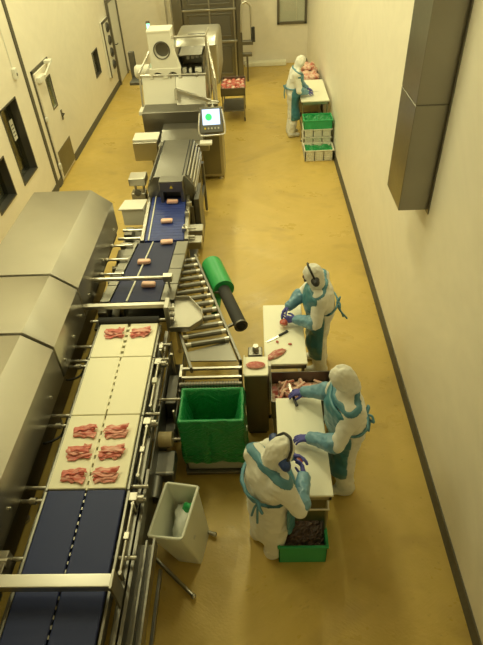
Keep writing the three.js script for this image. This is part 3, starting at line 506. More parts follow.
// ---------------------------------------------------------------- slicer
{
  const t = thing('slicing_machine', 'large pale slicing machine with portal tower and tubular guard frame', 'machine', [-1.6, 0, -11]);
  // plinth and steps
  part(t, 'plinth', bx(-2.05, -1.1, 0.12, 0.95, -12.6, -9.75, .015), M.steelDark);
  part(t, 'front_shelf', [bx(-1.78, -0.86, 0.93, 1.06, -9.35, -9.18, .01)], M.steel);
  part(t, 'sloped_plate', prismX([[-9.36, 1.06], [-9.70, 1.15], [-9.96, 1.17], [-9.96, 0.95], [-9.36, 0.95]], -1.76, -0.98, 0.006), M.steelDark);
  part(t, 'shelf_block', bx(-1.02, -0.80, 1.055, 1.10, -9.28, -9.12, .008), M.whitePaint, 'white block on the shelf');
  const sb = part(t, 'side_box', bx(-2.24, -1.80, 0.78, 1.12, -9.60, -9.20, .01), M.steel); part(sb, 'side_box_lid', bx(-2.25, -1.79, 1.12, 1.15, -9.62, -9.28, .006), M.whitePaint, 'white lid');
  // body under the hopper
  part(t, 'body', bx(-2.15, -0.98, 0.95, 1.38, -12.6, -9.97, .015), M.steelDark);
  const fl = part(t, 'front_panel', [prismX([[-10.42, 1.33], [-10.58, 1.86], [-10.66, 1.86], [-10.6, 1.33]], -2.16, -1.52, 0.004)], M.whitePaint, 'white front panel with lamp glare in its colour'); part(fl, 'panel_lip', bx(-2.24, -1.50, 1.27, 1.34, -10.60, -10.16, .01), M.whitePaint);  // white colour of this half carries the glare of the overhead lamps
  part(t, 'front_panel', [prismX([[-10.30, 1.30], [-10.58, 1.84], [-10.66, 1.84], [-10.6, 1.30]], -1.515, -0.94, 0.004)], M.steel);
  part(t, 'deck', bx(-2.15, -0.95, 1.38, 1.82, -12.6, -10.66, .012), M.steel);
  part(t, 'panel_clip', [-1.95, -1.6, -1.1].map(x => bx(x - 0.02, x + 0.02, 1.80, 1.90, -10.62, -10.56, .006)), M.steelBright);
  // portal tower with round hole
  {
    const s = new THREE.Shape([[-1.93, 1.98], [-1.40, 1.98], [-1.50, 2.30], [-1.53, 2.60], [-1.93, 2.60]].map(p => new THREE.Vector2(...p)));
    const hp = new THREE.Path(); hp.absarc(-1.705, 2.30, 0.14, 0, Math.PI * 2, true); s.holes.push(hp);
    const g = new THREE.ExtrudeGeometry(s, { depth: 0.10, bevelEnabled: true, bevelSize: 0.012, bevelThickness: 0.012, bevelSegments: 2, curveSegments: 28 }); g.translate(0, 0, -10.66);
    const tw = part(t, 'portal_tower', g, M.whitePaint, 'pale tower plate with a round hole');
    part(tw, 'hole_back', rod([-1.705, 2.30, -10.74], [-1.705, 2.30, -10.68], 0.17, 0.17, 28), M.steelDark);
    part(tw, 'hole_ring', (() => { const r = new THREE.TorusGeometry(0.145, 0.012, 8, 32); r.translate(-1.705, 2.30, -10.545); return r; })(), M.gunmetal);
    const s2 = new THREE.Shape(); s2.moveTo(-1.98, 1.82); for (const cx of [-1.84, -1.55]) { s2.lineTo(cx - 0.11, 1.82); s2.absarc(cx, 1.82, 0.11, Math.PI, 0, true); } s2.lineTo(-1.40, 1.82); s2.lineTo(-1.40, 1.985); s2.lineTo(-1.98, 1.985); s2.closePath();
    const g2 = new THREE.ExtrudeGeometry(s2, { depth: 0.06, bevelEnabled: true, bevelSize: 0.006, bevelThickness: 0.006, bevelSegments: 1, curveSegments: 16 }); g2.translate(0, 0, -10.60);
    part(tw, 'arched_foot', g2, M.whitePaint); part(tw, 'arch_back', bx(-1.97, -1.41, 1.83, 1.96, -10.70, -10.66), M.steelDark);
    part(tw, 'tower_top', bx(-1.95, -1.51, 2.59, 2.63, -10.98, -10.54, .01), M.whitePaint); part(tw, 'tower_side', [bx(-1.93, -1.90, 1.98, 2.6, -10.98, -10.64), bx(-1.55, -1.52, 1.98, 2.6, -10.98, -10.64)], M.whitePaint);
  }
  // dark chamber with loading grippers
  part(t, 'chamber', [bx(-1.46, -1.44, 1.83, 2.14, -11.46, -10.80), bx(-1.0, -0.98, 1.83, 2.14, -11.46, -10.80), bx(-1.46, -0.98, 2.12, 2.14, -11.46, -10.80), bx(-1.46, -0.98, 1.83, 2.14, -11.46, -11.44)], M.steelDark, 'open slicing chamber');
  part(t, 'gripper', [-1.28, -1.19, -1.10, -1.01].map(x => bx(x - 0.03, x + 0.03, 2.04 + (x + 1.2) * 0.1, 2.10 + (x + 1.2) * 0.1, -11.05, -10.92, .01)), M.steel);
  part(t, 'guide_block', [bx(-1.40, -1.32, 1.82, 1.90, -10.92, -10.8, .01), bx(-1.27, -1.22, 1.82, 1.89, -10.92, -10.8, .01), bx(-1.15, -1.02, 1.82, 1.90, -10.92, -10.8, .01)], M.whitePaint);
  // rounded housing behind
  part(t, 'rear_housing', toCreasedNormals(prismX([[-11.5, 1.38], [-11.45, 2.14], [-11.62, 2.25], [-12.9, 2.22], [-13.1, 2.0], [-13.1, 1.38]], -1.60, -0.72, 0.06), 0.9), M.steel);
  part(t, 'rear_slot', bx(-1.35, -1.0, 2.236, 2.248, -12.0, -11.92), M.gunmetal);
  // guard frame
  const gr = 0.018;
  part(t, 'guard_rail', [rod([-1.55, 2.50, -10.6], [-0.88, 2.50, -10.6], gr * 1.2), rod([-0.88, 1.4, -10.6], [-0.88, 2.50, -10.6], gr * 1.2), rod([-0.88, 2.50, -10.6], [-0.88, 2.46, -11.4], gr)], M.steelBright);
  part(t, 'guard_rail', [rod([-0.78, 1.15, -10.3], [-0.78, 2.02, -10.3], gr * 1.2), rod([-0.78, 2.02, -10.3], [-0.86, 2.45, -10.65], gr), rod([-0.72, 1.15, -10.1], [-0.72, 1.9, -10.1], gr), rod([-0.72, 1.9, -10.1], [-0.84, 2.3, -10.6], gr)], M.steelBright);
  part(t, 'guard_rail', [rod([-2.20, 1.34, -10.45], [-2.19, 1.92, -10.55], gr * 1.1), rod([-2.19, 1.92, -10.55], [-2.05, 2.15, -11.1], gr * 1.1), rod([-2.19, 1.88, -10.55], [-0.92, 1.86, -10.55], gr)], M.steelBright);
  // cable cabinet at the right
  const cb = part(t, 'cabinet', bx(-1.10, -0.66, 0.08, 1.06, -10.55, -9.92, .012), M.steel); part(cb, 'cabinet_door', bx(-1.06, -0.72, 0.14, 1.0, -9.925, -9.905, .005), M.steelDark);
  part(t, 'handle', [rod([-1.50, 1.50, -10.25], [-1.50, 1.68, -10.32], 0.03), beam([-1.52, 1.66, -10.33], [-0.84, 1.50, -10.12], 0.05, 0.06), rod([-0.84, 1.50, -10.12], [-0.68, 1.50, -10.05], 0.02)], M.steel);
  for (const [x, z] of [[-2.0, -12.4], [-2.0, -10.0], [-0.74, -10.0], [-1.15, -12.4]]) part(t, 'foot', [rod([x, 0, z], [x, 0.03, z], 0.05, 0.045), rod([x, 0.03, z], [x, 0.14, z], 0.022)], M.steelBright);
  // motor at the left
  part(t, 'motor', [rod([-2.38, 1.75, -11.3], [-2.12, 1.75, -11.3], 0.13, 0.13, 22), rod([-2.42, 1.75, -11.3], [-2.38, 1.75, -11.3], 0.10, 0.13, 22)], M.whitePaint, 'pale cylindrical motor');
  part(t, 'motor_bracket', [bx(-2.62, -2.5, 1.45, 2.0, -11.9, -11.8, .01), bx(-2.6, -2.1, 1.46, 1.52, -11.9, -11.4, .01)], M.gunmetal);
}
{ // touch screen on its arm
  const t = thing('touch_screen', 'tilted operator screen with lit display on the slicing machine', 'screen', [-0.80, 1.1, -9.5]);
  const c = V(-0.80, 1.42, -9.42), tilt = -0.45, yaw = 0.06, mx = new THREE.Matrix4().makeRotationFromEuler(new THREE.Euler(tilt, yaw, 0, 'YXZ')).setPosition(c);
  const loc = g => { const q = prep(g); q.applyMatrix4(mx); return q; };
  part(t, 'casing', loc(bx(-0.21, 0.21, -0.24, 0.20, -0.08, 0, .02)), M.gunmetal);
  const fr = part(t, 'handle_frame', [loc(tube([[-0.20, 0.10, 0.02], [-0.23, -0.1, 0.03], [-0.22, -0.27, 0.03], [0, -0.28, 0.03], [0.22, -0.27, 0.03], [0.235, -0.1, 0.03], [0.20, 0.15, 0.02]], 0.016, 60))], M.steelBright);
  const d = part(t, 'display', loc(bx(-0.155, 0.155, -0.10, 0.16, 0.0, 0.006)), glow(0.55, 0.72, 1.0, 1.3), 'lit pale blue display');
  part(d, 'display_disc', loc(rod([-0.045, 0.03, 0.006], [-0.045, 0.03, 0.0085], 0.06, 0.06, 28)), glow(0.05, 0.85, 0.16, 0.9), 'green disc on the display');
  part(d, 'display_bar', [loc(bx(-0.14, 0.14, 0.125, 0.15, 0.006, 0.0075)), loc(bx(0.06, 0.14, -0.085, 0.11, 0.006, 0.0075))], glow(0.72, 0.80, 0.95, 1.2));
  for (let i = 0; i < 5; i++) part(t, 'button', loc(rod([-0.12 + i * 0.06, -0.16, 0], [-0.12 + i * 0.06, -0.16, 0.018], 0.016, 0.016, 14)), i === 0 ? M.yellowSticker : M.steelBright);
  part(t, 'arm', [rod([-0.80, 1.40, -9.52], [-0.80, 1.46, -9.98], 0.03), bx(-0.9, -0.7, 1.0, 1.5, -10.12, -9.98, .01)], M.steel);
  const l = new THREE.RectAreaLight(L(0.55, 0.72, 1.0), 1.2, 0.3, 0.24); l.position.set(0, 0.35, 0.12); l.lookAt(V(-0.80, 1.42, -9.42).add(V(0, 1, 2))); l.rotation.set(tilt, yaw + Math.PI, 0, 'YXZ'); t.add(l);
}
{ // signal lamp on its pole
  const t = thing('signal_lamp', 'thin signal pole with a small green light', 'signal lamp', [-2.40, 0, -13.4]);
  part(t, 'pole', rod([-2.40, 0.02, -13.4], [-2.40, 2.02, -13.4], 0.025), M.gunmetal);
  part(t, 'base', rod([-2.40, 0, -13.4], [-2.40, 0.03, -13.4], 0.12, 0.11, 20), M.gunmetal);
  part(t, 'housing', [rod([-2.40, 2.02, -13.4], [-2.40, 2.06, -13.4], 0.05), rod([-2.40, 2.20, -13.4], [-2.40, 2.24, -13.4], 0.05, 0.04)], M.gunmetal);
  part(t, 'green_lens', rod([-2.40, 2.06, -13.4], [-2.40, 2.20, -13.4], 0.035, 0.035, 18), glow(0.25, 1.0, 0.55, 2.0), 'lit green lens');
  const l = new THREE.PointLight(L(0.25, 1.0, 0.55), 0.15); l.position.set(0, 2.13, 0.06); l.castShadow = true; t.add(l);
}
// ---------------------------------------------------------------- tall oven at the end wall
{
  const t = thing('steel_oven', 'tall stainless oven cabinet with panelled doors at the end wall', 'oven', [-1.35, 0, -16.9]);
  part(t, 'body', bx(-2.18, -0.36, 0.05, 3.2, -17.6, -16.45, .01), M.steelDark);
  part(t, 'jamb', bx(-2.22, -1.95, 0, 3.25, -16.46, -16.36, .01), M.steelDark);
  part(t, 'jamb', bx(-0.46, -0.32, 0, 3.25, -16.46, -16.36, .01), M.steelDark);
  for (const [y0, y1] of [[0.12, 1.05], [1.10, 1.84], [1.90, 3.1]]) {
    const d = part(t, 'door_panel', bx(-1.93, -0.48, y0, y1, -16.46, -16.40, .012), M.steelDark);
    part(d, 'panel_inset', bx(-1.78, -0.64, y0 + 0.13, y1 - 0.12, -16.40, -16.385, .006), M.gunmetal);
    part(d, 'panel_frame', [bx(-1.82, -0.60, y0 + 0.08, y0 + 0.12, -16.405, -16.37, .006), bx(-1.82, -0.60, y1 - 0.11, y1 - 0.07, -16.405, -16.37, .006), bx(-1.84, -1.79, y0 + 0.08, y1 - 0.07, -16.405, -16.37, .006), bx(-0.63, -0.58, y0 + 0.08, y1 - 0.07, -16.405, -16.37, .006)], M.plate);
  }
  for (const y of [1.075, 1.87]) part(t, 'rail', bx(-1.95, -0.46, y - 0.025, y + 0.025, -16.42, -16.34, .008), M.steel);
  for (const x of [-1.2, -0.52]) part(t, 'door_edge', bx(x - 0.02, x + 0.02, 0.1, 3.1, -16.4, -16.36, .005), M.steel);
  const pp = part(t, 'pipe', tube([[-0.34, 1.30, -16.3], [-0.33, 1.75, -16.3], [-0.30, 1.98, -16.3], [-0.18, 2.03, -16.3], [-0.07, 1.92, -16.3], [-0.06, 1.5, -16.3], [-0.06, 1.25, -16.3]], 0.032, 60, false, 12), M.steelBright);
  part(pp, 'grip', [rod([-0.02, 1.05, -16.3], [-0.02, 1.42, -16.3], 0.06, 0.055, 18)], M.black, 'black grip');
  part(t, 'bracket', [bx(-0.33, -0.02, 0.98, 1.08, -16.42, -16.25, .01), bx(-0.33, -0.06, 0.68, 0.76, -16.42, -16.25, .01), rod([-0.2, 0.72, -16.3], [-0.2, 0, -16.3], 0.03)], M.steelDark);
}
// ---------------------------------------------------------------- cart with meat
const meatCol = (s, fat) => (x, y, z) => { const n = fbm(x * 22 + s, y * 30, z * 22, 3), m = fbm(x * 60, y * 60 + s, z * 60, 2); const f = Math.max(0, Math.min(1, (n + fat) * 5 + m)); return [0.50 + 0.28 * f, 0.11 + 0.46 * f, 0.085 + 0.36 * f]; };
function meatBlob(s, sx, sy, sz, fat = 0, det = 3) { let g = new THREE.IcosahedronGeometry(1, det); g = warp(g, v => { const k = 1 + 0.28 * fbm(v.x * 1.5 + s, v.y * 1.5, v.z * 1.5 - s, 3); v.multiplyScalar(k); v.x *= sx; v.y *= sy; v.z *= sz; }); return paint(g, meatCol(s, fat)); }
function place(geos, n, fn, name, label, category, group) { // loop of individuals sharing geometries
  const protos = geos.map(g => { g = metreUV(prep(g)); return g; });
  for (let i = 0; i < n; i++) { const m = sh(new THREE.Mesh(protos[i % protos.length], M.tint)); m.name = numbered(name); const [p, r] = fn(i); m.position.set(...p); m.rotation.set(...r); tag(m, label, category, group); scene.add(m); }
}
{
  const t = thing('meat_cart', 'wheeled steel cart loaded with meat beside the oven', 'cart', [-0.52, 0, -13.55]);
  const [x0, x1, z0, z1] = [-0.83, -0.24, -14.05, -13.1];
  part(t, 'tub', [bx(x0, x1, 0.62, 0.64, z0, z1), bx(x0, x0 + 0.015, 0.62, 0.80, z0, z1, .003), bx(x1 - 0.015, x1, 0.62, 0.80, z0, z1, .003), bx(x0, x1, 0.62, 0.80, z0, z0 + 0.015, .003), bx(x0, x1, 0.62, 0.80, z1 - 0.015, z1, .003)], M.steelDark);
  part(t, 'shelf', bx(x0 + 0.02, x1 - 0.02, 0.24, 0.27, z0 + 0.02, z1 - 0.02, .005), M.steelDark);
  for (const x of [x0 + 0.03, x1 - 0.03]) for (const z of [z0 + 0.03, z1 - 0.03]) { const l = part(t, 'leg', rod([x, 0.09, z], [x, 0.63, z], 0.018), M.steel); part(l, 'castor', [rod([x - 0.015, 0.05, z], [x + 0.015, 0.05, z], 0.05, 0.05, 18)], M.rubber); }
  place([0, 1, 2].map(i => meatBlob(i * 9 + 3, 0.085, 0.05, 0.06, -0.06, 2)), 30, i => [[-0.76 + (i % 5) * 0.112 + rr(-.015, .015), 0.70 + (i > 14 ? 0.06 : 0) + rr(0, .02), -13.95 + Math.floor(i / 5) % 6 * 0.148 + rr(-.02, .02)], [rr(-.4, .4), rr(0, 6), rr(-.4, .4)]], 'meat_chunk', 'pink meat chunk heaped in the wheeled steel cart', 'meat', 'meat chunks in the cart');
}
// ---------------------------------------------------------------- cutting tables
function table(label, [x0, x1, z0, z1], h, extras) {
  const t = thing('cutting_table', label, 'table', [(x0 + x1) / 2, 0, (z0 + z1) / 2]);
  part(t, 'table_top', bx(x0, x1, h - 0.028, h, z0, z1, .008), M.boardWhite, 'white cutting board top');
  part(t, 'top_frame', [bx(x0 + 0.01, x1 - 0.01, h - 0.085, h - 0.03, z0 + 0.01, z0 + 0.04, .004), bx(x0 + 0.01, x1 - 0.01, h - 0.085, h - 0.03, z1 - 0.04, z1 - 0.01, .004), bx(x0 + 0.01, x0 + 0.04, h - 0.085, h - 0.03, z0 + 0.01, z1 - 0.01, .004), bx(x1 - 0.04, x1 - 0.01, h - 0.085, h - 0.03, z0 + 0.01, z1 - 0.01, .004)], M.steel);
  for (const x of [x0 + 0.04, x1 - 0.04]) for (const z of [z0 + 0.04, z1 - 0.04]) { const l = part(t, 'leg', rod([x, 0.04, z], [x, h - 0.08, z], 0.02), M.steel); part(l, 'foot', rod([x, 0, z], [x, 0.045, z], 0.03, 0.02), M.black); }
  part(t, 'stretcher', [bx(x0 + 0.03, x0 + 0.05, 0.25, 0.28, z0 + 0.04, z1 - 0.04), bx(x1 - 0.05, x1 - 0.03, 0.25, 0.28, z0 + 0.04, z1 - 0.04)], M.steel);
  if (extras) extras(t); return t;
}
table('white topped cutting table holding a knife and single cut of meat', [0.02, 0.465, -4.76, -3.79], 0.90);
table('white topped cutting table shared by two facing workers', [0.115, 0.55, -3.335, -2.285], 0.90, t => {
  part(t, 'towel_bar', [rod([0.20, 0.75, -2.25], [0.52, 0.75, -2.25], 0.011), rod([0.21, 0.75, -2.25], [0.21, 0.80, -2.30], 0.009), rod([0.51, 0.75, -2.25], [0.51, 0.80, -2.30], 0.009)], M.steelBright);
  part(t, 'end_panel', bx(0.17, 0.50, 0.45, 0.80, -2.325, -2.31, .003), M.steelDark);
});
table('white topped cutting table against the right wall', [0.99, 1.60, -13.15, -11.68], 0.90);
// steel bin of meat strips between two tables
{
  const t = thing('strip_bin', 'dark steel bin full of meat strips between single and shared tables', 'bin', [0.39, 0, -3.55]);
  const [x0, x1, z0, z1] = [0.075, 0.705, -3.76, -3.355];
  part(t, 'tray', [bx(x0, x1, 0.56, 0.575, z0, z1), bx(x0, x0 + 0.012, 0.56, 0.82, z0, z1, .003), bx(x1 - 0.012, x1, 0.56, 0.82, z0, z1, .003), bx(x0, x1, 0.56, 0.82, z0, z0 + 0.012, .003), bx(x0, x1, 0.56, 0.82, z1 - 0.012, z1, .003)], M.steelDark);
  for (const x of [x0 + 0.04, x1 - 0.04]) for (const z of [z0 + 0.04, z1 - 0.04]) { const l = part(t, 'leg', rod([x, 0.06, z], [x, 0.565, z], 0.018), M.steel); part(l, 'castor', rod([x - 0.012, 0.035, z], [x + 0.012, 0.035, z], 0.035, 0.035, 16), M.rubber); }
  const strip = s => paint(warp(new THREE.CapsuleGeometry(0.016, 0.14, 4, 8), v => { const a = v.y * 7; v.x += 0.02 * Math.sin(a + s) + 0.006 * noise3(v.y * 40, s, 1); v.z = v.z * 0.6 + 0.014 * Math.cos(a * 0.8 + s * 2); }), meatCol(s * 3, 0.14));
  const G = [0, 1, 2, 3, 4].map(strip);
  place(G, 72, i => { const lay = Math.floor(i / 30); return [[x0 + 0.10 + ((i * 0.618) % 1) * 0.44, 0.68 + lay * 0.045 + rr(0, .025), z0 + 0.10 + rr(0, 0.22)], [Math.PI / 2 + rr(-.35, .35), rr(-.3, .3), rr(-1.6, 1.6)]]; }, 'meat_strip', 'pink meat strip heaped in the dark steel bin', 'meat strip', 'meat strips in the steel bin');
  let g = new THREE.PlaneGeometry(0.58, 0.36, 36, 24); g.rotateX(-Math.PI / 2); g = warp(g, v => { v.y += 0.045 * fbm(v.x * 14, 1, v.z * 14, 3) + 0.04 * Math.cos(v.x * 4.5) ; }); g.translate(0.38, 0.65, -3.56);
  single('meat_trimmings', 'bed of pink trimmings under the meat strips', 'meat', paint(g, meatCol(5, 0.16)), M.tint, [0.38, 0.62, -3.56], { kind: 'stuff' });
}
// ---------------------------------------------------------------- crates
function crateParts(t, w, d, h, mat, gs) { // local coordinates, open top, slotted sides
  const th = 0.012; part(t, 'base', bx(-w / 2 + 0.01, w / 2 - 0.01, 0, 0.02, -d / 2 + 0.01, d / 2 - 0.01), mat);
  const side = (a, b, len, ax) => { const o = []; const bars = 5; for (let i = 0; i < bars; i++) { const y0 = 0.012 + i * (h - 0.03) / bars, y1 = y0 + (h - 0.03) / bars * 0.84; o.push(ax ? bx(a, b, y0, y1, -len / 2, len / 2) : bx(-len / 2, len / 2, y0, y1, a, b)); } for (let k = 0; k <= 3; k++) { const c = -len / 2 + 0.012 + k * (len - 0.024) / 3; o.push(ax ? bx(a, b, 0, h - 0.01, c - 0.012, c + 0.012) : bx(c - 0.012, c + 0.012, 0, h - 0.01, a, b)); } return o; };
  if (gs) { part(t, 'side', side(d / 2 - th, d / 2, w, 0), mat); part(t, 'side', side(-d / 2, -d / 2 + th, w, 0), mat); part(t, 'side', side(w / 2 - th, w / 2, d, 1), mat); part(t, 'side', side(-w / 2, -w / 2 + th, d, 1), mat); }
  else { part(t, 'side', bx(-w / 2, w / 2, 0, h, d / 2 - th, d / 2, .003), mat); part(t, 'side', bx(-w / 2, w / 2, 0, h, -d / 2, -d / 2 + th, .003), mat); part(t, 'side', bx(w / 2 - th, w / 2, 0, h, -d / 2, d / 2, .003), mat); part(t, 'side', bx(-w / 2, -w / 2 + th, 0, h, -d / 2, d / 2, .003), mat); }
  part(t, 'rim', [bx(-w / 2 - 0.012, w / 2 + 0.012, h - 0.022, h, d / 2 - 0.004, d / 2 + 0.012, .004), bx(-w / 2 - 0.012, w / 2 + 0.012, h - 0.022, h, -d / 2 - 0.012, -d / 2 + 0.004, .004), bx(w / 2 - 0.004, w / 2 + 0.012, h - 0.022, h, -d / 2, d / 2, .004), bx(-w / 2 - 0.012, -w / 2 + 0.004, h - 0.022, h, -d / 2, d / 2, .004)], mat);
}
{
  const cr = (label, x, y, z, w, d, h, mat, gs, group) => { const t = thing('crate', label, 'crate', [x, y, z], { local: true, group }); crateParts(t, w, d, h, mat, gs); return t; };
  cr('green crate of dark trimmings under the end of the shared table', 0.31, 0, -2.385, 0.425, 0.47, 0.30, M.greenCrate, false);
  const cx = 1.31, w = 0.60, d = 0.40;
  cr('single white slotted crate with green lining standing before the crate stack', cx, 0.0, -10.83, w, d, 0.24, M.crateWhite, true);
  cr('lowest white slotted crate of the stack under the green crate', cx, 0, -11.27, w, d, 0.17, M.crateWhite, true);
  cr('second white slotted crate of the stack under the green crate', cx, 0.172, -11.27, w, d, 0.17, M.crateWhite, true);
  cr('third white slotted crate directly under the green crate', cx, 0.344, -11.27, w, d, 0.17, M.crateWhite, true);
  const g = cr('green crate topping the white crate stack by the wall', cx, 0.516, -11.27, w, d, 0.19, M.greenCrate, false); part(g, 'divider', bx(-0.008, 0.008, 0.02, 0.16, -0.19, 0.19, .003), M.greenCrate);
  const wr = (x, y, z, w, d, s, lb) => { let q = new THREE.PlaneGeometry(w, d, 26, 18); q.rotateX(-Math.PI / 2); q = warp(q, v => { const e = Math.max(Math.abs(v.x) / (w / 2), Math.abs(v.z) / (d / 2)); v.y += 0.05 * fbm(v.x * 16 + s, 3, v.z * 16, 3) + 0.07 * e * e * e; }); q.translate(x, y, z); single('crate_liner', lb, 'liner', q, M.greenFilm, [x, y - 0.02, z]); };
  wr(cx, 0.13, -10.83, 0.565, 0.365, 2, 'crumpled green film lining the single white crate');
  wr(cx, 0.60, -11.27, 0.56, 0.36, 7, 'crumpled green film inside the green crate');
  // dark trimmings in the near green crate
  let m = new THREE.PlaneGeometry(0.395, 0.44, 60, 70); m.rotateX(-Math.PI / 2); m = warp(m, v => { v.y += 0.028 * fbm(v.x * 34, 2, v.z * 34, 3) + 0.02 * fbm(v.x * 90, 5, v.z * 90, 2); }); m.translate(0.31, 0.20, -2.385);
  single('dark_trimmings', 'dark brown trimmings filling the green crate under the shared table', 'trimmings', paint(m, (x, y, z) => { const n = fbm(x * 50, y * 50, z * 50, 3); const k = n > 0.2 ? 1.7 : 1; return [0.075 * k, 0.042 * k, 0.028 * k]; }), M.tint, [0.31, 0.18, -2.385], { kind: 'stuff' });
  // far meat bin
  const t = thing('far_bin', 'pale tub heaped with pink meat behind the wall table', 'bin', [1.33, 0, -13.86]);
  const [x0, x1, z0, z1] = [1.05, 1.61, -14.50, -13.22];
  part(t, 'tub', [bx(x0, x1, 0.10, 0.12, z0, z1), bx(x0, x0 + 0.02, 0.1, 0.80, z0, z1, .005), bx(x1 - 0.02, x1, 0.1, 0.80, z0, z1, .005), bx(x0, x1, 0.1, 0.80, z0, z0 + 0.02, .005), bx(x0, x1, 0.1, 0.80, z1 - 0.02, z1, .005)], M.steel);
  part(t, 'false_floor', bx(x0 + 0.02, x1 - 0.02, 0.58, 0.60, z0 + 0.02, z1 - 0.02), M.steelDark);
  for (const x of [x0 + 0.06, x1 - 0.06]) for (const z of [z0 + 0.06, z1 - 0.06]) part(t, 'castor', rod([x - 0.015, 0.05, z], [x + 0.015, 0.05, z], 0.05, 0.05, 16), M.rubber);
  place([0, 1, 2].map(k => meatBlob(k * 7 + 31, 0.125, 0.07, 0.085, 0.2, 2)), 48, n => { const lay = Math.floor(n / 20), k = n % 20, sc = 1 - lay * 0.22; return [[1.33 + ((k % 4) - 1.5) * 0.118 * sc + rr(-.02, .02), 0.70 + lay * 0.115 + rr(0, .03), -13.86 + (Math.floor(k / 4) - 2) * 0.235 * sc + rr(-.03, .03)], [rr(-.5, .5), rr(0, 6), rr(-.5, .5)]]; }, 'pork_cut', 'pale pink pork cut heaped in the tub behind the wall table', 'meat', 'pork cuts in the far tub');
}
// ---------------------------------------------------------------- meat on belts and tables
function slice(s, w, d) { const g = warp(new THREE.BoxGeometry(w, 0.006, d, 14, 1, 5), v => { const e = v.z / d; v.z += 0.014 * noise3(v.x * 26, s, 2) * (e > 0 ? 1 : 0.7); v.x += 0.012 * noise3(v.z * 40, s, 7); v.y += 0.010 * noise3(v.x * 22, v.z * 30, s) + 0.004; }); return paint(g, (x, y, z) => { const n = noise3(x * 9 + s, z * 90 + s * 3, 1) + 0.6 * noise3(x * 30, z * 140, s); const f = Math.max(0, Math.min(1, n * 1.1 + 0.12)); return [0.62 + 0.2 * f, 0.135 + 0.30 * f, 0.105 + 0.24 * f]; }); }
{
  const protos = [0, 1, 2, 3].map(k => { return [0, 1, 2, 3, 4].map(i => { const g = slice(k * 10 + i, 0.19 + 0.02 * noise3(k, i, 3), 0.055); g.rotateY(rr(-.12, .12)); g.translate(rr(-.014, .014), 0.008 + i * 0.005, 0.030 - i * 0.016); return g; }).concat([(() => { const g = slice(k * 10 + 8, 0.07, 0.04); g.translate(0.075, 0.03, -0.052); g.rotateZ(0.08); return g; })()]); });
  const spots = [[-1.61, -4.20, 'far left'], [-1.325, -4.20, 0], [-1.625, -2.885, 0], [-1.335, -2.875, 0], [-1.62, -2.66, 0], [-1.335, -2.655, 0], [-1.615, -2.43, 0], [-1.34, -2.43, 0]];
  spots.forEach(([x, z], i) => {
    const six = i > 1, row = ['empty middle conveyor', 'middle row of the six', 'navy outfeed belt'][Math.floor((i - 2) / 2)];
    const lane = [-1.6].some(q => x < -1.5) ? 'hood-side lane' : 'bin-side lane';
    const lb = six ? `bacon portion of overlapping slices on the ${lane}, ${row === 'middle row of the six' ? 'in the ' + row : 'row beside the ' + row}` : `bacon portion lying just past the black roller on the ${lane}`;
    const t = thing('bacon_portion', lb, 'meat portion', [x, 1.0, z], { local: true, group: 'bacon portions on the cream lanes', turn: rr(-.06, .06) });
    for (const g of protos[i % 4]) part(t, 'bacon_slice', g, M.tint);
  });
}
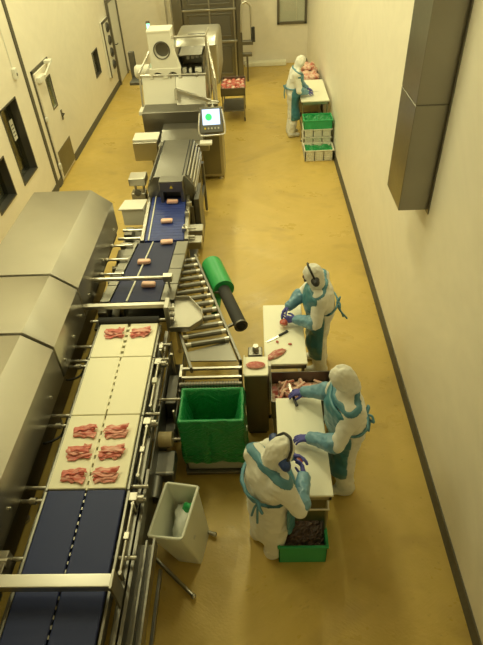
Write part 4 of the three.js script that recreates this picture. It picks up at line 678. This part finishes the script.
{
  const blk = s => paint(warp(new RoundedBoxGeometry(0.17, 0.055, 0.085, 4, 0.024), v => { const k = 0.006; v.x += k * noise3(v.y * 30, v.z * 30, s); v.y += k * noise3(v.x * 30, v.z * 30, s + 4) ; v.z += k * noise3(v.x * 30, v.y * 30, s + 9); }), (x, y, z) => { const n = noise3(x * 14 + s, z * 60, y * 60 + s); const f = Math.max(0, Math.min(1, 0.65 + n * 0.6)); return [0.72 + 0.12 * f, 0.34 + 0.24 * f, 0.27 + 0.20 * f]; });
  const G = [0, 1, 2].map(blk);
  [[-1.25, -6.02, 1.0, 'pink meat block where the bright blue belt meets the navy belt'], [-1.485, -5.56, 0.997, 'pink meat block across the white divider on the navy belt'], [-1.36, -5.07, 0.997, 'pink meat block under the round cross bar'], [-1.315, -6.57, 1.004, 'pink meat block in the middle of the bright blue belt'], [-1.29, -7.13, 1.004, 'pink meat block emerging from the tunnel mouth']].forEach(([x, z, y, lb], i) => single('meat_block', lb, 'meat block', G[i % 3].clone().translate(0, 0.027, 0), M.tint, [x, y, z], { local: true, turn: rr(-.06, .06), group: 'meat blocks on the blue belts' }));
  single('weighed_cut', 'red oval cut of meat on the white weighing tray', 'meat', paint(warp(new THREE.SphereGeometry(1, 28, 16), v => { const k = 1 + 0.1 * noise3(v.x * 3, v.y * 3, v.z * 3); v.set(v.x * 0.095 * k, v.y * 0.016 * k, v.z * 0.05 * k); }), (x, y, z) => { const n = noise3(x * 60, y * 20, z * 60) + noise3(x * 130, 1, z * 130) * .5, e = Math.hypot(x / 0.095, z / 0.05) > 0.88 ? 0.4 : 0; const f = Math.max(0, Math.min(1, n * 0.4 + 0.1 + e)); return [0.50 + 0.2 * f, 0.10 + 0.3 * f, 0.075 + 0.22 * f]; }).translate(0, 0.016, 0), M.tint, [-0.07, 0.975, -3.70], { local: true });
  single('flat_cut', 'flat marbled cut of meat lying on the single table', 'meat', paint(warp(new THREE.SphereGeometry(1, 28, 14), v => { const k = 1 + 0.22 * noise3(v.x * 2.2 + 3, v.y * 3, v.z * 2.2); v.set(v.x * 0.115 * k, v.y * 0.014 * k, v.z * 0.046 * k); }), (x, y, z) => { const n = noise3(x * 40, y * 20, z * 70) + noise3(x * 110, 3, z * 130) * .5; const f = Math.max(0, Math.min(1, n * 0.9 + 0.12)); return [0.46 + 0.28 * f, 0.11 + 0.42 * f, 0.085 + 0.32 * f]; }).translate(0, 0.014, 0), M.tint, [0.145, 0.90, -3.93], { local: true, turn: 0.65 });
  const scrap = (x, z, s, lb) => single('meat_scrap', lb, 'meat scrap', meatBlob(s, 0.022, 0.008, 0.014, 0.1, 2).translate(0, 0.008, 0), M.tint, [x, 0.90, z], { local: true, turn: s });
  scrap(0.165, -4.12, 2, 'small meat scrap near the knife blade'); scrap(0.30, -4.08, 3, 'small meat scrap near the flat cut');
}
function knife(label, [x, y, z], turn, group) {
  const t = thing('knife', label, 'knife', [x, y, z], { local: true, turn, group });
  const s = new THREE.Shape(); s.moveTo(0, -0.014); s.lineTo(-0.12, -0.010); s.quadraticCurveTo(-0.17, 0.0, -0.175, 0.012); s.lineTo(0, 0.014); s.closePath();
  const g = new THREE.ExtrudeGeometry(s, { depth: 0.002, bevelEnabled: false }); g.rotateX(-Math.PI / 2); g.translate(0, 0.006, 0); part(t, 'blade', g, M.steelBright);
  part(t, 'handle', [bx(0, 0.115, 0, 0.02, -0.013, 0.013, .008), bx(0.10, 0.125, 0, 0.02, -0.016, 0.013, .006)], M.black, 'black handle');
  return t;
}
knife('black handled knife lying on the single table', [0.185, 0.90, -4.215], 0.62);

// ---------------------------------------------------------------- people
function sdfGeo(f, mn, mx, cell, colour) { // surface nets
  const n = [0, 1, 2].map(i => Math.ceil((mx[i] - mn[i]) / cell) + 1), [nx, ny, nz] = n, D = new Float32Array(nx * ny * nz), id = (i, j, k) => i + nx * (j + ny * k);
  for (let k = 0; k < nz; k++) for (let j = 0; j < ny; j++) for (let i = 0; i < nx; i++) D[id(i, j, k)] = f(mn[0] + i * cell, mn[1] + j * cell, mn[2] + k * cell);
  const vi = new Int32Array(nx * ny * nz).fill(-1), pos = [], idx = [];
  const C = [[0, 0, 0], [1, 0, 0], [0, 1, 0], [1, 1, 0], [0, 0, 1], [1, 0, 1], [0, 1, 1], [1, 1, 1]], E = [[0, 1], [2, 3], [4, 5], [6, 7], [0, 2], [1, 3], [4, 6], [5, 7], [0, 4], [1, 5], [2, 6], [3, 7]];
  for (let k = 0; k < nz - 1; k++) for (let j = 0; j < ny - 1; j++) for (let i = 0; i < nx - 1; i++) {
    const d = C.map(c => D[id(i + c[0], j + c[1], k + c[2])]); let s = 0; for (const q of d) if (q < 0) s++; if (s === 0 || s === 8) continue;
    let x = 0, y = 0, z = 0, m = 0; for (const [a, b] of E) if ((d[a] < 0) !== (d[b] < 0)) { const t = d[a] / (d[a] - d[b]); x += C[a][0] + (C[b][0] - C[a][0]) * t; y += C[a][1] + (C[b][1] - C[a][1]) * t; z += C[a][2] + (C[b][2] - C[a][2]) * t; m++; }
    vi[id(i, j, k)] = pos.length / 3; pos.push(mn[0] + (i + x / m) * cell, mn[1] + (j + y / m) * cell, mn[2] + (k + z / m) * cell);
  }
  const quad = (a, b, c, d, fl) => { if (a < 0 || b < 0 || c < 0 || d < 0) return; if (fl) idx.push(a, b, c, a, c, d); else idx.push(a, c, b, a, d, c); };
  for (let k = 1; k < nz - 1; k++) for (let j = 1; j < ny - 1; j++) for (let i = 1; i < nx - 1; i++) {
    const s = D[id(i, j, k)] < 0;
    if (s !== (D[id(i + 1, j, k)] < 0)) quad(vi[id(i, j - 1, k - 1)], vi[id(i, j, k - 1)], vi[id(i, j, k)], vi[id(i, j - 1, k)], s);
    if (s !== (D[id(i, j + 1, k)] < 0)) quad(vi[id(i - 1, j, k - 1)], vi[id(i - 1, j, k)], vi[id(i, j, k)], vi[id(i, j, k - 1)], s);
    if (s !== (D[id(i, j, k + 1)] < 0)) quad(vi[id(i - 1, j - 1, k)], vi[id(i, j - 1, k)], vi[id(i, j, k)], vi[id(i - 1, j, k)], s);
  }
  const g = new THREE.BufferGeometry(); g.setAttribute('position', new THREE.Float32BufferAttribute(pos, 3)); g.setIndex(idx); g.computeVertexNormals();
  if (colour) { const c = new Float32Array(pos.length); for (let i = 0; i < pos.length; i += 3) { const q = colour(pos[i], pos[i + 1], pos[i + 2]); c[i] = q[0]; c[i + 1] = q[1]; c[i + 2] = q[2]; } g.setAttribute('color', new THREE.BufferAttribute(c, 3)); }
  return g;
}
function cap(a, b, ra, rb) { // tapered capsule distance
  const dx = b[0] - a[0], dy = b[1] - a[1], dz = b[2] - a[2], l2 = dx * dx + dy * dy + dz * dz || 1e-9;
  return (x, y, z) => { const px = x - a[0], py = y - a[1], pz = z - a[2]; let t = (px * dx + py * dy + pz * dz) / l2; t = t < 0 ? 0 : t > 1 ? 1 : t; const ex = px - dx * t, ey = py - dy * t, ez = pz - dz * t; return Math.sqrt(ex * ex + ey * ey + ez * ez) - (ra + (rb - ra) * t); };
}
const smin = (a, b, k) => { const h = Math.max(k - Math.abs(a - b), 0) / k; return Math.min(a, b) - h * h * k * 0.25; };
const smax = (a, b, k) => -smin(-a, -b, k);
const uni = (fs, k) => (x, y, z) => { let d = 9; for (const f of fs) d = smin(d, f(x, y, z), k); return d; };
const bounds = (pts, r) => { const mn = [9e9, 9e9, 9e9], mx = [-9e9, -9e9, -9e9]; for (const p of pts) for (let i = 0; i < 3; i++) { mn[i] = Math.min(mn[i], p[i] - r); mx[i] = Math.max(mx[i], p[i] + r); } return [mn, mx]; };
const arr = v => [v.x, v.y, v.z], vv = a => V(a[0], a[1], a[2]);
const SUIT = [0.80, 0.79, 0.72], SKIN = [0.55, 0.33, 0.23], GLOVE = [0.10, 0.10, 0.40], BOOT = [0.72, 0.71, 0.64];

function handGeo(wrist, dir, nrm, side, curl) { // palm, four fingers and a thumb; nrm is the way the palm faces, side +1 puts the thumb along dir x nrm
  const d = vv(dir).normalize(), s = d.clone().cross(vv(nrm)).normalize().multiplyScalar(side), n = vv(nrm).addScaledVector(d, -vv(nrm).dot(d)).normalize(), w = vv(wrist);
  const P = (a, b, c) => arr(w.clone().addScaledVector(d, a).addScaledVector(s, b).addScaledVector(n, c));
  const fs = [cap(P(-0.03, 0, 0), P(0.02, 0, 0), 0.028, 0.027), cap(P(0.025, 0.022, 0), P(0.085, 0.026, 0), 0.018, 0.015), cap(P(0.025, 0, 0), P(0.09, 0.004, 0), 0.019, 0.015), cap(P(0.025, -0.02, 0), P(0.082, -0.024, 0), 0.018, 0.014)];
  const palm = uni(fs, 0.02), fing = [], pts = [P(-0.05, 0, 0)];
  [[0.032, 0.086, 0.072], [0.011, 0.092, 0.08], [-0.010, 0.09, 0.074], [-0.030, 0.082, 0.058]].forEach(([o, st, len], i) => {
    let a = P(st, o, 0), ang = 0.25 + curl * 0.3, x = st, z = 0; const seg = [0.42, 0.32, 0.26];
    let r = 0.0112; for (let k = 0; k < 3; k++) { x += Math.cos(ang) * len * seg[k]; z += Math.sin(ang) * len * seg[k]; const b = P(x, o * (1 + 0.12 * (k + 1)), z); fing.push(cap(a, b, r, r - 0.0007)); pts.push(b); a = b; r -= 0.0007; ang += curl * (0.75 + i * 0.05); }
  });
  const t0 = P(0.02, 0.024, 0.006), t1 = P(0.05, 0.05, 0.02), t2 = P(0.076, 0.056, 0.034 + curl * 0.01), t3 = P(0.098, 0.05, 0.045 + curl * 0.015);
  fing.push(cap(t0, t1, 0.014, 0.0115), cap(t1, t2, 0.0115, 0.0105), cap(t2, t3, 0.0105, 0.009)); pts.push(t3, P(0.09, 0.05, 0), P(0.09, -0.05, 0));
  const f = (x, y, z) => { let q = 9; for (const g of fing) q = Math.min(q, g(x, y, z)); return smin(palm(x, y, z), q, 0.008); };
  const [mn, mx] = bounds(pts, 0.035); return sdfGeo(f, mn, mx, 0.004, () => GLOVE);
}
function headGeo(c, fwd, up, bare) { // hooded head with a face in the opening
  const F = vv(fwd).normalize(), S = vv(up).clone().cross(F).normalize(), U = F.clone().cross(S), o = vv(c);
  const loc = (x, y, z) => { const dx = x - o.x, dy = y - o.y, dz = z - o.z; return [(dx * F.x + dy * F.y + dz * F.z) / 0.93, (dx * U.x + dy * U.y + dz * U.z) / 0.93, (dx * S.x + dy * S.y + dz * S.z) / 0.93]; };
  const ell = (p, a, b) => { const k = Math.hypot((p[0] - a[0]) / b[0], (p[1] - a[1]) / b[1], (p[2] - a[2]) / b[2]); return (k - 1) * Math.min(...b); };
  const face = p => { let d = ell(p, [0, 0.0, 0], [0.094, 0.118, 0.074]); d = smin(d, ell(p, [0.045, -0.075, 0], [0.045, 0.04, 0.045]), 0.04); d = smin(d, cap([0.088, 0.012, 0], [0.107, -0.022, 0], 0.008, 0.013)(...p), 0.012); // nose
    d = smin(d, cap([0.088, -0.055, -0.02], [0.088, -0.055, 0.02], 0.008, 0.008)(...p), 0.008); d = smin(d, cap([0.085, 0.036, -0.036], [0.085, 0.036, 0.036], 0.01, 0.01)(...p), 0.012); d = smax(d, -ell(p, [0.094, 0.014, 0.032], [0.012, 0.009, 0.017]), 0.006); d = smax(d, -ell(p, [0.094, 0.014, -0.032], [0.012, 0.009, 0.017]), 0.006);
    return smax(d, -(Math.abs(p[1] + 0.062) - 0.0015 + (p[0] < 0.085 ? 1 : 0) + (Math.abs(p[2]) > 0.022 ? 1 : 0)), 0.003); };
  const hood = p => { let d = ell(p, [-0.008, 0.014, 0], [0.114, 0.130, 0.100]); d = smin(d, cap([-0.012, -0.05, 0], [0.0, -0.14, 0], 0.082, 0.085)(...p), 0.05); d = smin(d, ell(p, [0.0, 0.0, 0], [0.09, 0.06, 0.112]), 0.03); d += 0.006 * noise3(p[0] * 26, p[1] * 22, p[2] * 26) + 0.004 * noise3(p[0] * 50, p[1] * 34, p[2] * 50); return smax(d, -ell(p, [0.135, -0.012, 0], [0.075, 0.10, 0.066]), 0.012); };
  const f = (x, y, z) => { const p = loc(x, y, z); return Math.min(face(p), hood(p)) * 0.93; };
  const r = 0.22, mn = [o.x - r, o.y - r, o.z - r], mx = [o.x + r, o.y + r, o.z + r];
  const g = sdfGeo(f, mn, mx, 0.006, (x, y, z) => { const p = loc(x, y, z); if (hood(p) < face(p) + 0.001) return SUIT; if (p[1] > -0.067 && p[1] < -0.052 && Math.abs(p[2]) < 0.022 && p[0] > 0.08) return [0.42, 0.17, 0.14]; return SKIN; });
  const W = (a, b, s) => arr(o.clone().addScaledVector(F, a * 0.93).addScaledVector(U, b * 0.93).addScaledVector(S, s * 0.93));
  const eyes = []; for (const s of [-1, 1]) { eyes.push(paint(ball(...W(0.083, 0.014, 0.032 * s), 0.012, 0.012, 0.012, 12), () => [0.75, 0.73, 0.70])); eyes.push(paint(ball(...W(0.0915, 0.013, 0.032 * s), 0.0055, 0.0055, 0.0055, 10), () => [0.03, 0.02, 0.02])); }
  return { geo: [g, ...eyes], W, F, U, S };
}
function worker(o) {
  const t = thing('person', o.label, 'person', [o.feet[0], 0, o.feet[1]]);
  const F = V(Math.cos(o.yaw), 0, -Math.sin(o.yaw)), S = V(0, 1, 0).cross(F); // S: the person's left
  const at = (b, f, u, s) => arr(vv(b).addScaledVector(F, f).add(V(0, u, 0)).addScaledVector(S, s));
  const base = [o.feet[0], 0, o.feet[1]], pel = at(base, 0.0, 0.98, 0), ch = o.chest, hd = o.head, nk = [ch[0] * 0.6 + hd[0] * 0.4, ch[1] * 0.45 + hd[1] * 0.55, ch[2] * 0.6 + hd[2] * 0.4];
  const shL = at(ch, 0.0, 0.06, o.sw ?? 0.185), shR = at(ch, 0.0, 0.06, -(o.sw ?? 0.185));
  const torso = [cap(at(pel, 0, 0, 0.075), at(ch, -0.01, -0.05, 0.085), 0.135, 0.125), cap(at(pel, 0, 0, -0.075), at(ch, -0.01, -0.05, -0.085), 0.135, 0.125), cap(shL, shR, 0.08, 0.08), cap(ch, nk, 0.11, 0.085), cap(at(pel, 0.03, 0.08, 0), at(ch, 0.03, -0.1, 0), 0.14, 0.13)];
  const legsF = [], feetPts = [];
  for (const s of [1, -1]) { const hip = at(pel, 0, -0.08, 0.095 * s), kn = at(base, 0.03 + (o.step || 0) * s * 0.5, 0.50, 0.105 * s), an = at(base, -0.02 + (o.step || 0) * s, 0.09, 0.11 * s), toe = at(base, 0.13 + (o.step || 0) * s, 0.05, 0.12 * s), heel = at(base, -0.05 + (o.step || 0) * s, 0.045, 0.11 * s); legsF.push(cap(hip, kn, 0.115, 0.095), cap(kn, an, 0.098, 0.088), cap(heel, toe, 0.046, 0.044)); feetPts.push(toe, heel); }
  if (o.gown) legsF.push(cap(at(pel, 0, 0, 0.05), at(base, 0, 0.30, 0.035), 0.145, 0.135), cap(at(pel, 0, 0, -0.05), at(base, 0, 0.30, -0.035), 0.145, 0.135));
  const armsF = [cap(shL, o.elL, 0.082, 0.068), cap(o.elL, o.wrL, 0.066, 0.043), cap(shR, o.elR, 0.082, 0.068), cap(o.elR, o.wrR, 0.066, 0.043)];
  const trunk = uni([...torso, ...legsF], 0.06), armU = uni(armsF, 0.03);
  const wr = (x, y, z) => 0.012 * noise3(x * 10, y * 7, z * 10) + 0.011 * Math.abs(noise3(x * 15 + 5, y * 11 + x * 6, z * 15)) + 0.006 * noise3(x * 16, y * 38, z * 16);
  const bodyF = (x, y, z) => { let d = smin(trunk(x, y, z), armU(x, y, z), 0.05); return d + (y > 0.1 ? wr(x, y, z) : 0); };
  const [mn, mx] = bounds([pel, ch, shL, shR, o.elL, o.elR, o.wrL, o.wrR, nk, ...feetPts, at(base, 0, 0.04, 0.2), at(base, 0, 0.04, -0.2)], 0.2); mn[1] = -0.012;
  const clip = (x, y, z) => Math.max(bodyF(x, y, z), -y + 0.001);
  const body = sdfGeo(clip, mn, mx, 0.0125, (x, y, z) => y < 0.12 ? BOOT : SUIT);
  const H = headGeo(hd, o.look, o.up || [0, 1, 0]);
  const hands = [handGeo(o.wrL, o.hdL, o.pnL, o.sdL ?? 1, o.curl ?? 0.7), handGeo(o.wrR, o.hdR, o.pnR, o.sdR ?? -1, o.curl ?? 0.7)];
  part(t, 'body', [body, ...H.geo, ...hands], M.suit);
  // sleeve covers
  for (const [e, w, s] of [[o.elL, o.wrL, shL], [o.elR, o.wrR, shR]]) {
    const E = vv(e), Wv = vv(w), dn = Wv.clone().sub(E), up = vv(s).sub(E).normalize(), a = arr(E.clone().addScaledVector(dn, 0.16)), b = arr(E.clone().addScaledVector(dn, 0.97));
    const c1 = cap(a, a, 0.079, 0.079), c2 = cap(a, b, 0.079, 0.055);
    const f = (x, y, z) => { const d = smin(c1(x, y, z), c2(x, y, z), 0.03); return d + 0.007 * noise3(x * 20, y * 20, z * 20) + 0.005 * noise3(x * 45, y * 30, z * 45); };
    const [m1, m2] = bounds([a, e, b], 0.11); part(t, 'sleeve_cover', sdfGeo(f, m1, m2, 0.009), M.sleeve, 'blue plastic sleeve cover');
  }
  // apron: a skin over the front of the trunk
  const lo = o.apronLow ?? 0.45, top = ch[1] + (o.bib ?? 0.04);
  const front = (x, y, z) => { const k = Math.max(0, Math.min(1, (y - 0.98) / (ch[1] - 0.98))), cx = pel[0] + (ch[0] - pel[0]) * k, cz = pel[2] + (ch[2] - pel[2]) * k; return (x - cx) * F.x + (z - cz) * F.z; };
  const tk = uni([...torso.slice(0, 3), torso[4], ...legsF.filter((_, i) => i % 3 !== 2)], 0.12);
  const apF = (x, y, z) => { const d = tk(x, y, z) + 0.8 * wr(x, y, z), q = Math.max(d - 0.022, -(d + 0.004)); return smax(smax(q, -(front(x, y, z) - ((o.apronWrap ?? 0.01) + (y > 1.02 ? Math.min(0.06, (y - 1.02) * 0.5) : 0))), 0.01), Math.max(lo - y, y - top), 0.01); };
  part(t, 'apron', sdfGeo(apF, mn, mx, 0.0125), M.apron, 'blue plastic apron');
  // waist tie and neck strap bands
  const band = (y0, h, thick) => { const yb = y0; return (x, y, z) => { const d = tk(x, y, z) + 0.8 * wr(x, y, z); return Math.max(Math.abs(y - yb) - h, Math.max(d - thick, -(d + 0.004))); }; };
  const bm = bounds([at(pel, 0, 0.1, 0.2), at(pel, 0, 0.1, -0.2), at(pel, 0.25, 0.1, 0), at(pel, -0.25, 0.1, 0), at(ch, 0.1, 0, 0)], 0.09); bm[0][1] = 1.0; bm[1][1] = 1.16;
  const tie = part(t, 'waist_tie', sdfGeo(band(1.08, 0.014, 0.02), bm[0], bm[1], 0.01), M.strap, 'blue apron tie');
  const kk = (1.08 - 0.98) / (ch[1] - 0.98), tb = at([pel[0] + (ch[0] - pel[0]) * kk, 1.08, pel[2] + (ch[2] - pel[2]) * kk], -0.165, 0, 0);
  if (o.bowYaw) { const B = V(Math.cos(o.bowYaw), 0, -Math.sin(o.bowYaw)), c0 = at(tb, 0.165, 0, 0); tb[0] = c0[0] - B.x * 0.19; tb[2] = c0[2] - B.z * 0.19; }
  part(tie, 'bow', [tube([tb, at(tb, -0.03, 0.03, 0.05), at(tb, -0.035, 0.0, 0.095), at(tb, -0.02, -0.03, 0.04), tb], 0.011, 24), tube([tb, at(tb, -0.03, 0.03, -0.05), at(tb, -0.035, 0.0, -0.095), at(tb, -0.02, -0.03, -0.04), tb], 0.011, 24), tube([tb, at(tb, -0.03, -0.08, 0.02), at(tb, -0.03 - (o.tail || 0), -0.2, 0.035)], 0.010, 12), tube([tb, at(tb, -0.03, -0.08, -0.02), at(tb, -0.03 - (o.tail || 0) * 0.6, -0.23, -0.03)], 0.010, 12)], M.strap);
  const nkF = uni([...torso.slice(0, 4), torso[4]], 0.06), nw = o.strapW ?? 0.016, nn = [F.x * 0.5, 0.866, F.z * 0.5], nc = at(ch, 0, 0.125, 0);
  const loopF = (x, y, z) => { const d = nkF(x, y, z) + 0.5 * wr(x, y, z), pl = (x - nc[0]) * nn[0] + (y - nc[1]) * nn[1] + (z - nc[2]) * nn[2]; return Math.max(Math.abs(pl) - nw, Math.max(d - 0.018, -(d + 0.006))); };
  const nb = bounds([shL, shR, nk, at(ch, 0.2, -0.05, 0), at(ch, -0.2, 0, 0)], 0.1);
  part(t, 'neck_strap', sdfGeo(loopF, nb[0], nb[1], 0.01), M.strap, 'blue apron neck strap');
  if (o.muffs) {
    const { W, S: hs, F: hf } = H; const m = part(t, 'ear_muffs', tube([-1, -0.8, -0.45, 0, 0.45, 0.8, 1].map(q => { const a = q * 1.62; return W(-0.005, 0.005 + 0.158 * Math.cos(a) - (Math.abs(q) === 1 ? 0.01 : 0), 0.124 * Math.sin(a)); }), 0.011, 40, false, 8), M.black, 'black ear muff band');
    for (const s of [-1, 1]) { const a = W(0, -0.005, 0.098 * s), b = W(0, -0.005, 0.148 * s); part(m, 'ear_cup', [rod(a, b, 0.046, 0.038, 22), ball(...W(0, -0.005, 0.146 * s), 0.036)], o.muffs, 'ear cup'); }
  }
  if (o.glasses) { const { W } = H; const lens = []; for (const s of [-1, 1]) lens.push(ball(...W(0.098, 0.013, 0.034 * s), 0.016, 0.02, 0.016, 12)); part(t, 'glasses', [...lens, tube([W(0.04, 0.02, -0.078), W(0.085, 0.022, -0.055), W(0.107, 0.018, 0), W(0.085, 0.022, 0.055), W(0.04, 0.02, 0.078)], 0.004, 30)], M.black, 'dark glasses'); }
  return t;
}
// worker 1, right of the single table, facing -x
worker({
  label: 'worker in white hooded coverall with black ear muffs at the single table', feet: [0.70, -4.62], yaw: Math.PI - 0.12, chest: [0.645, 1.30, -4.47], head: [0.545, 1.575, -4.40], look: [-0.9, -0.42, 0.12],
  elL: [0.57, 1.09, -4.20], wrL: [0.385, 1.01, -4.36], hdL: [-1, -0.15, -0.25], pnL: [0, -0.4, -1], sdL: -1,
  elR: [0.46, 1.13, -4.66], wrR: [0.31, 1.06, -4.53], hdR: [-0.75, -0.5, 0.5], pnR: [0.2, -0.6, 0.7], sdR: 1, curl: 0.38, muffs: M.black, glasses: true, tail: 0.10, apronLow: 0.30, apronWrap: -0.03, bib: 0.10
});
single('held_cut', 'red cut of meat held by the worker at the single table', 'meat', meatBlob(12, 0.045, 0.035, 0.055, -0.12, 3), M.tint, [0.245, 0.96, -4.37], { local: true });
// worker 2, right of the shared table, facing -x
worker({
  label: 'worker in white hooded coverall reaching into the bin of meat strips', feet: [0.76, -2.97], yaw: Math.PI + 0.10, chest: [0.715, 1.37, -2.90], head: [0.645, 1.64, -2.89], look: [-0.80, -0.60, 0.02],
  elL: [0.605, 1.13, -2.62], wrL: [0.40, 1.005, -2.78], hdL: [-1, -0.12, -0.1], pnL: [0, -1, 0.1], sdL: -1,
  elR: [0.61, 1.14, -3.20], wrR: [0.39, 1.0, -3.32], hdR: [-1, -0.18, -0.12], pnR: [0, -1, 0], sdR: 1, curl: 0.38, apronLow: 0.4, apronWrap: 0.03, strapW: 0.02
});
// worker 3, left of the shared table, facing away to the right
worker({
  label: 'worker in long white gown with blue cupped ear muffs and blue apron bow', sw: 0.162, feet: [0.005, -2.34], yaw: 0.62, bowYaw: 1.2, chest: [0.015, 1.28, -2.255], head: [0.110, 1.53, -2.28], look: [0.80, -0.55, -0.25],
  elL: [0.06, 1.12, -2.62], wrL: [0.205, 1.09, -2.545], hdL: [0.8, 0.1, 0.2], pnL: [0.1, -0.3, 1], sdL: 1,
  elR: [0.245, 1.07, -2.075], wrR: [0.305, 1.06, -2.36], hdR: [-0.05, 0.25, -1], pnR: [-1, 0, 0], sdR: -1, curl: 0.45, gown: true, muffs: M.cupBlue, apronLow: 0.5, apronWrap: 0.03, strapW: 0.027, tail: 0.02
});
// worker 4 at the far wall table, facing +x
worker({
  label: 'worker in white coverall bent over the table against the right wall', feet: [0.82, -12.12], yaw: 0.1, chest: [0.88, 1.32, -12.1], head: [0.985, 1.58, -12.1], look: [0.85, -0.55, 0.1],
  elL: [1.0, 1.09, -12.33], wrL: [1.15, 1.0, -12.22], hdL: [0.9, -0.2, 0.4], pnL: [0, -1, 0.2], sdL: 1,
  elR: [0.96, 1.07, -11.86], wrR: [1.13, 0.99, -11.98], hdR: [0.9, -0.15, -0.3], pnR: [0, -1, 0], sdR: -1, curl: 0.38, apronLow: 0.4, apronWrap: -0.05
});
knife('black handled knife held by the worker at the wall table', [1.22, 0.985, -12.02], Math.PI - 0.2);
knife('black handled boning knife gripped by the worker reaching into the strip bin', [0.285, 0.925, -3.32], -1.35);
single('trimmed_cut', 'small red cut held by the worker in the long gown', 'meat', meatBlob(22, 0.03, 0.022, 0.035, 0.0, 3), M.tint, [0.285, 1.10, -2.50], { local: true });

renderer.render(scene, camera);
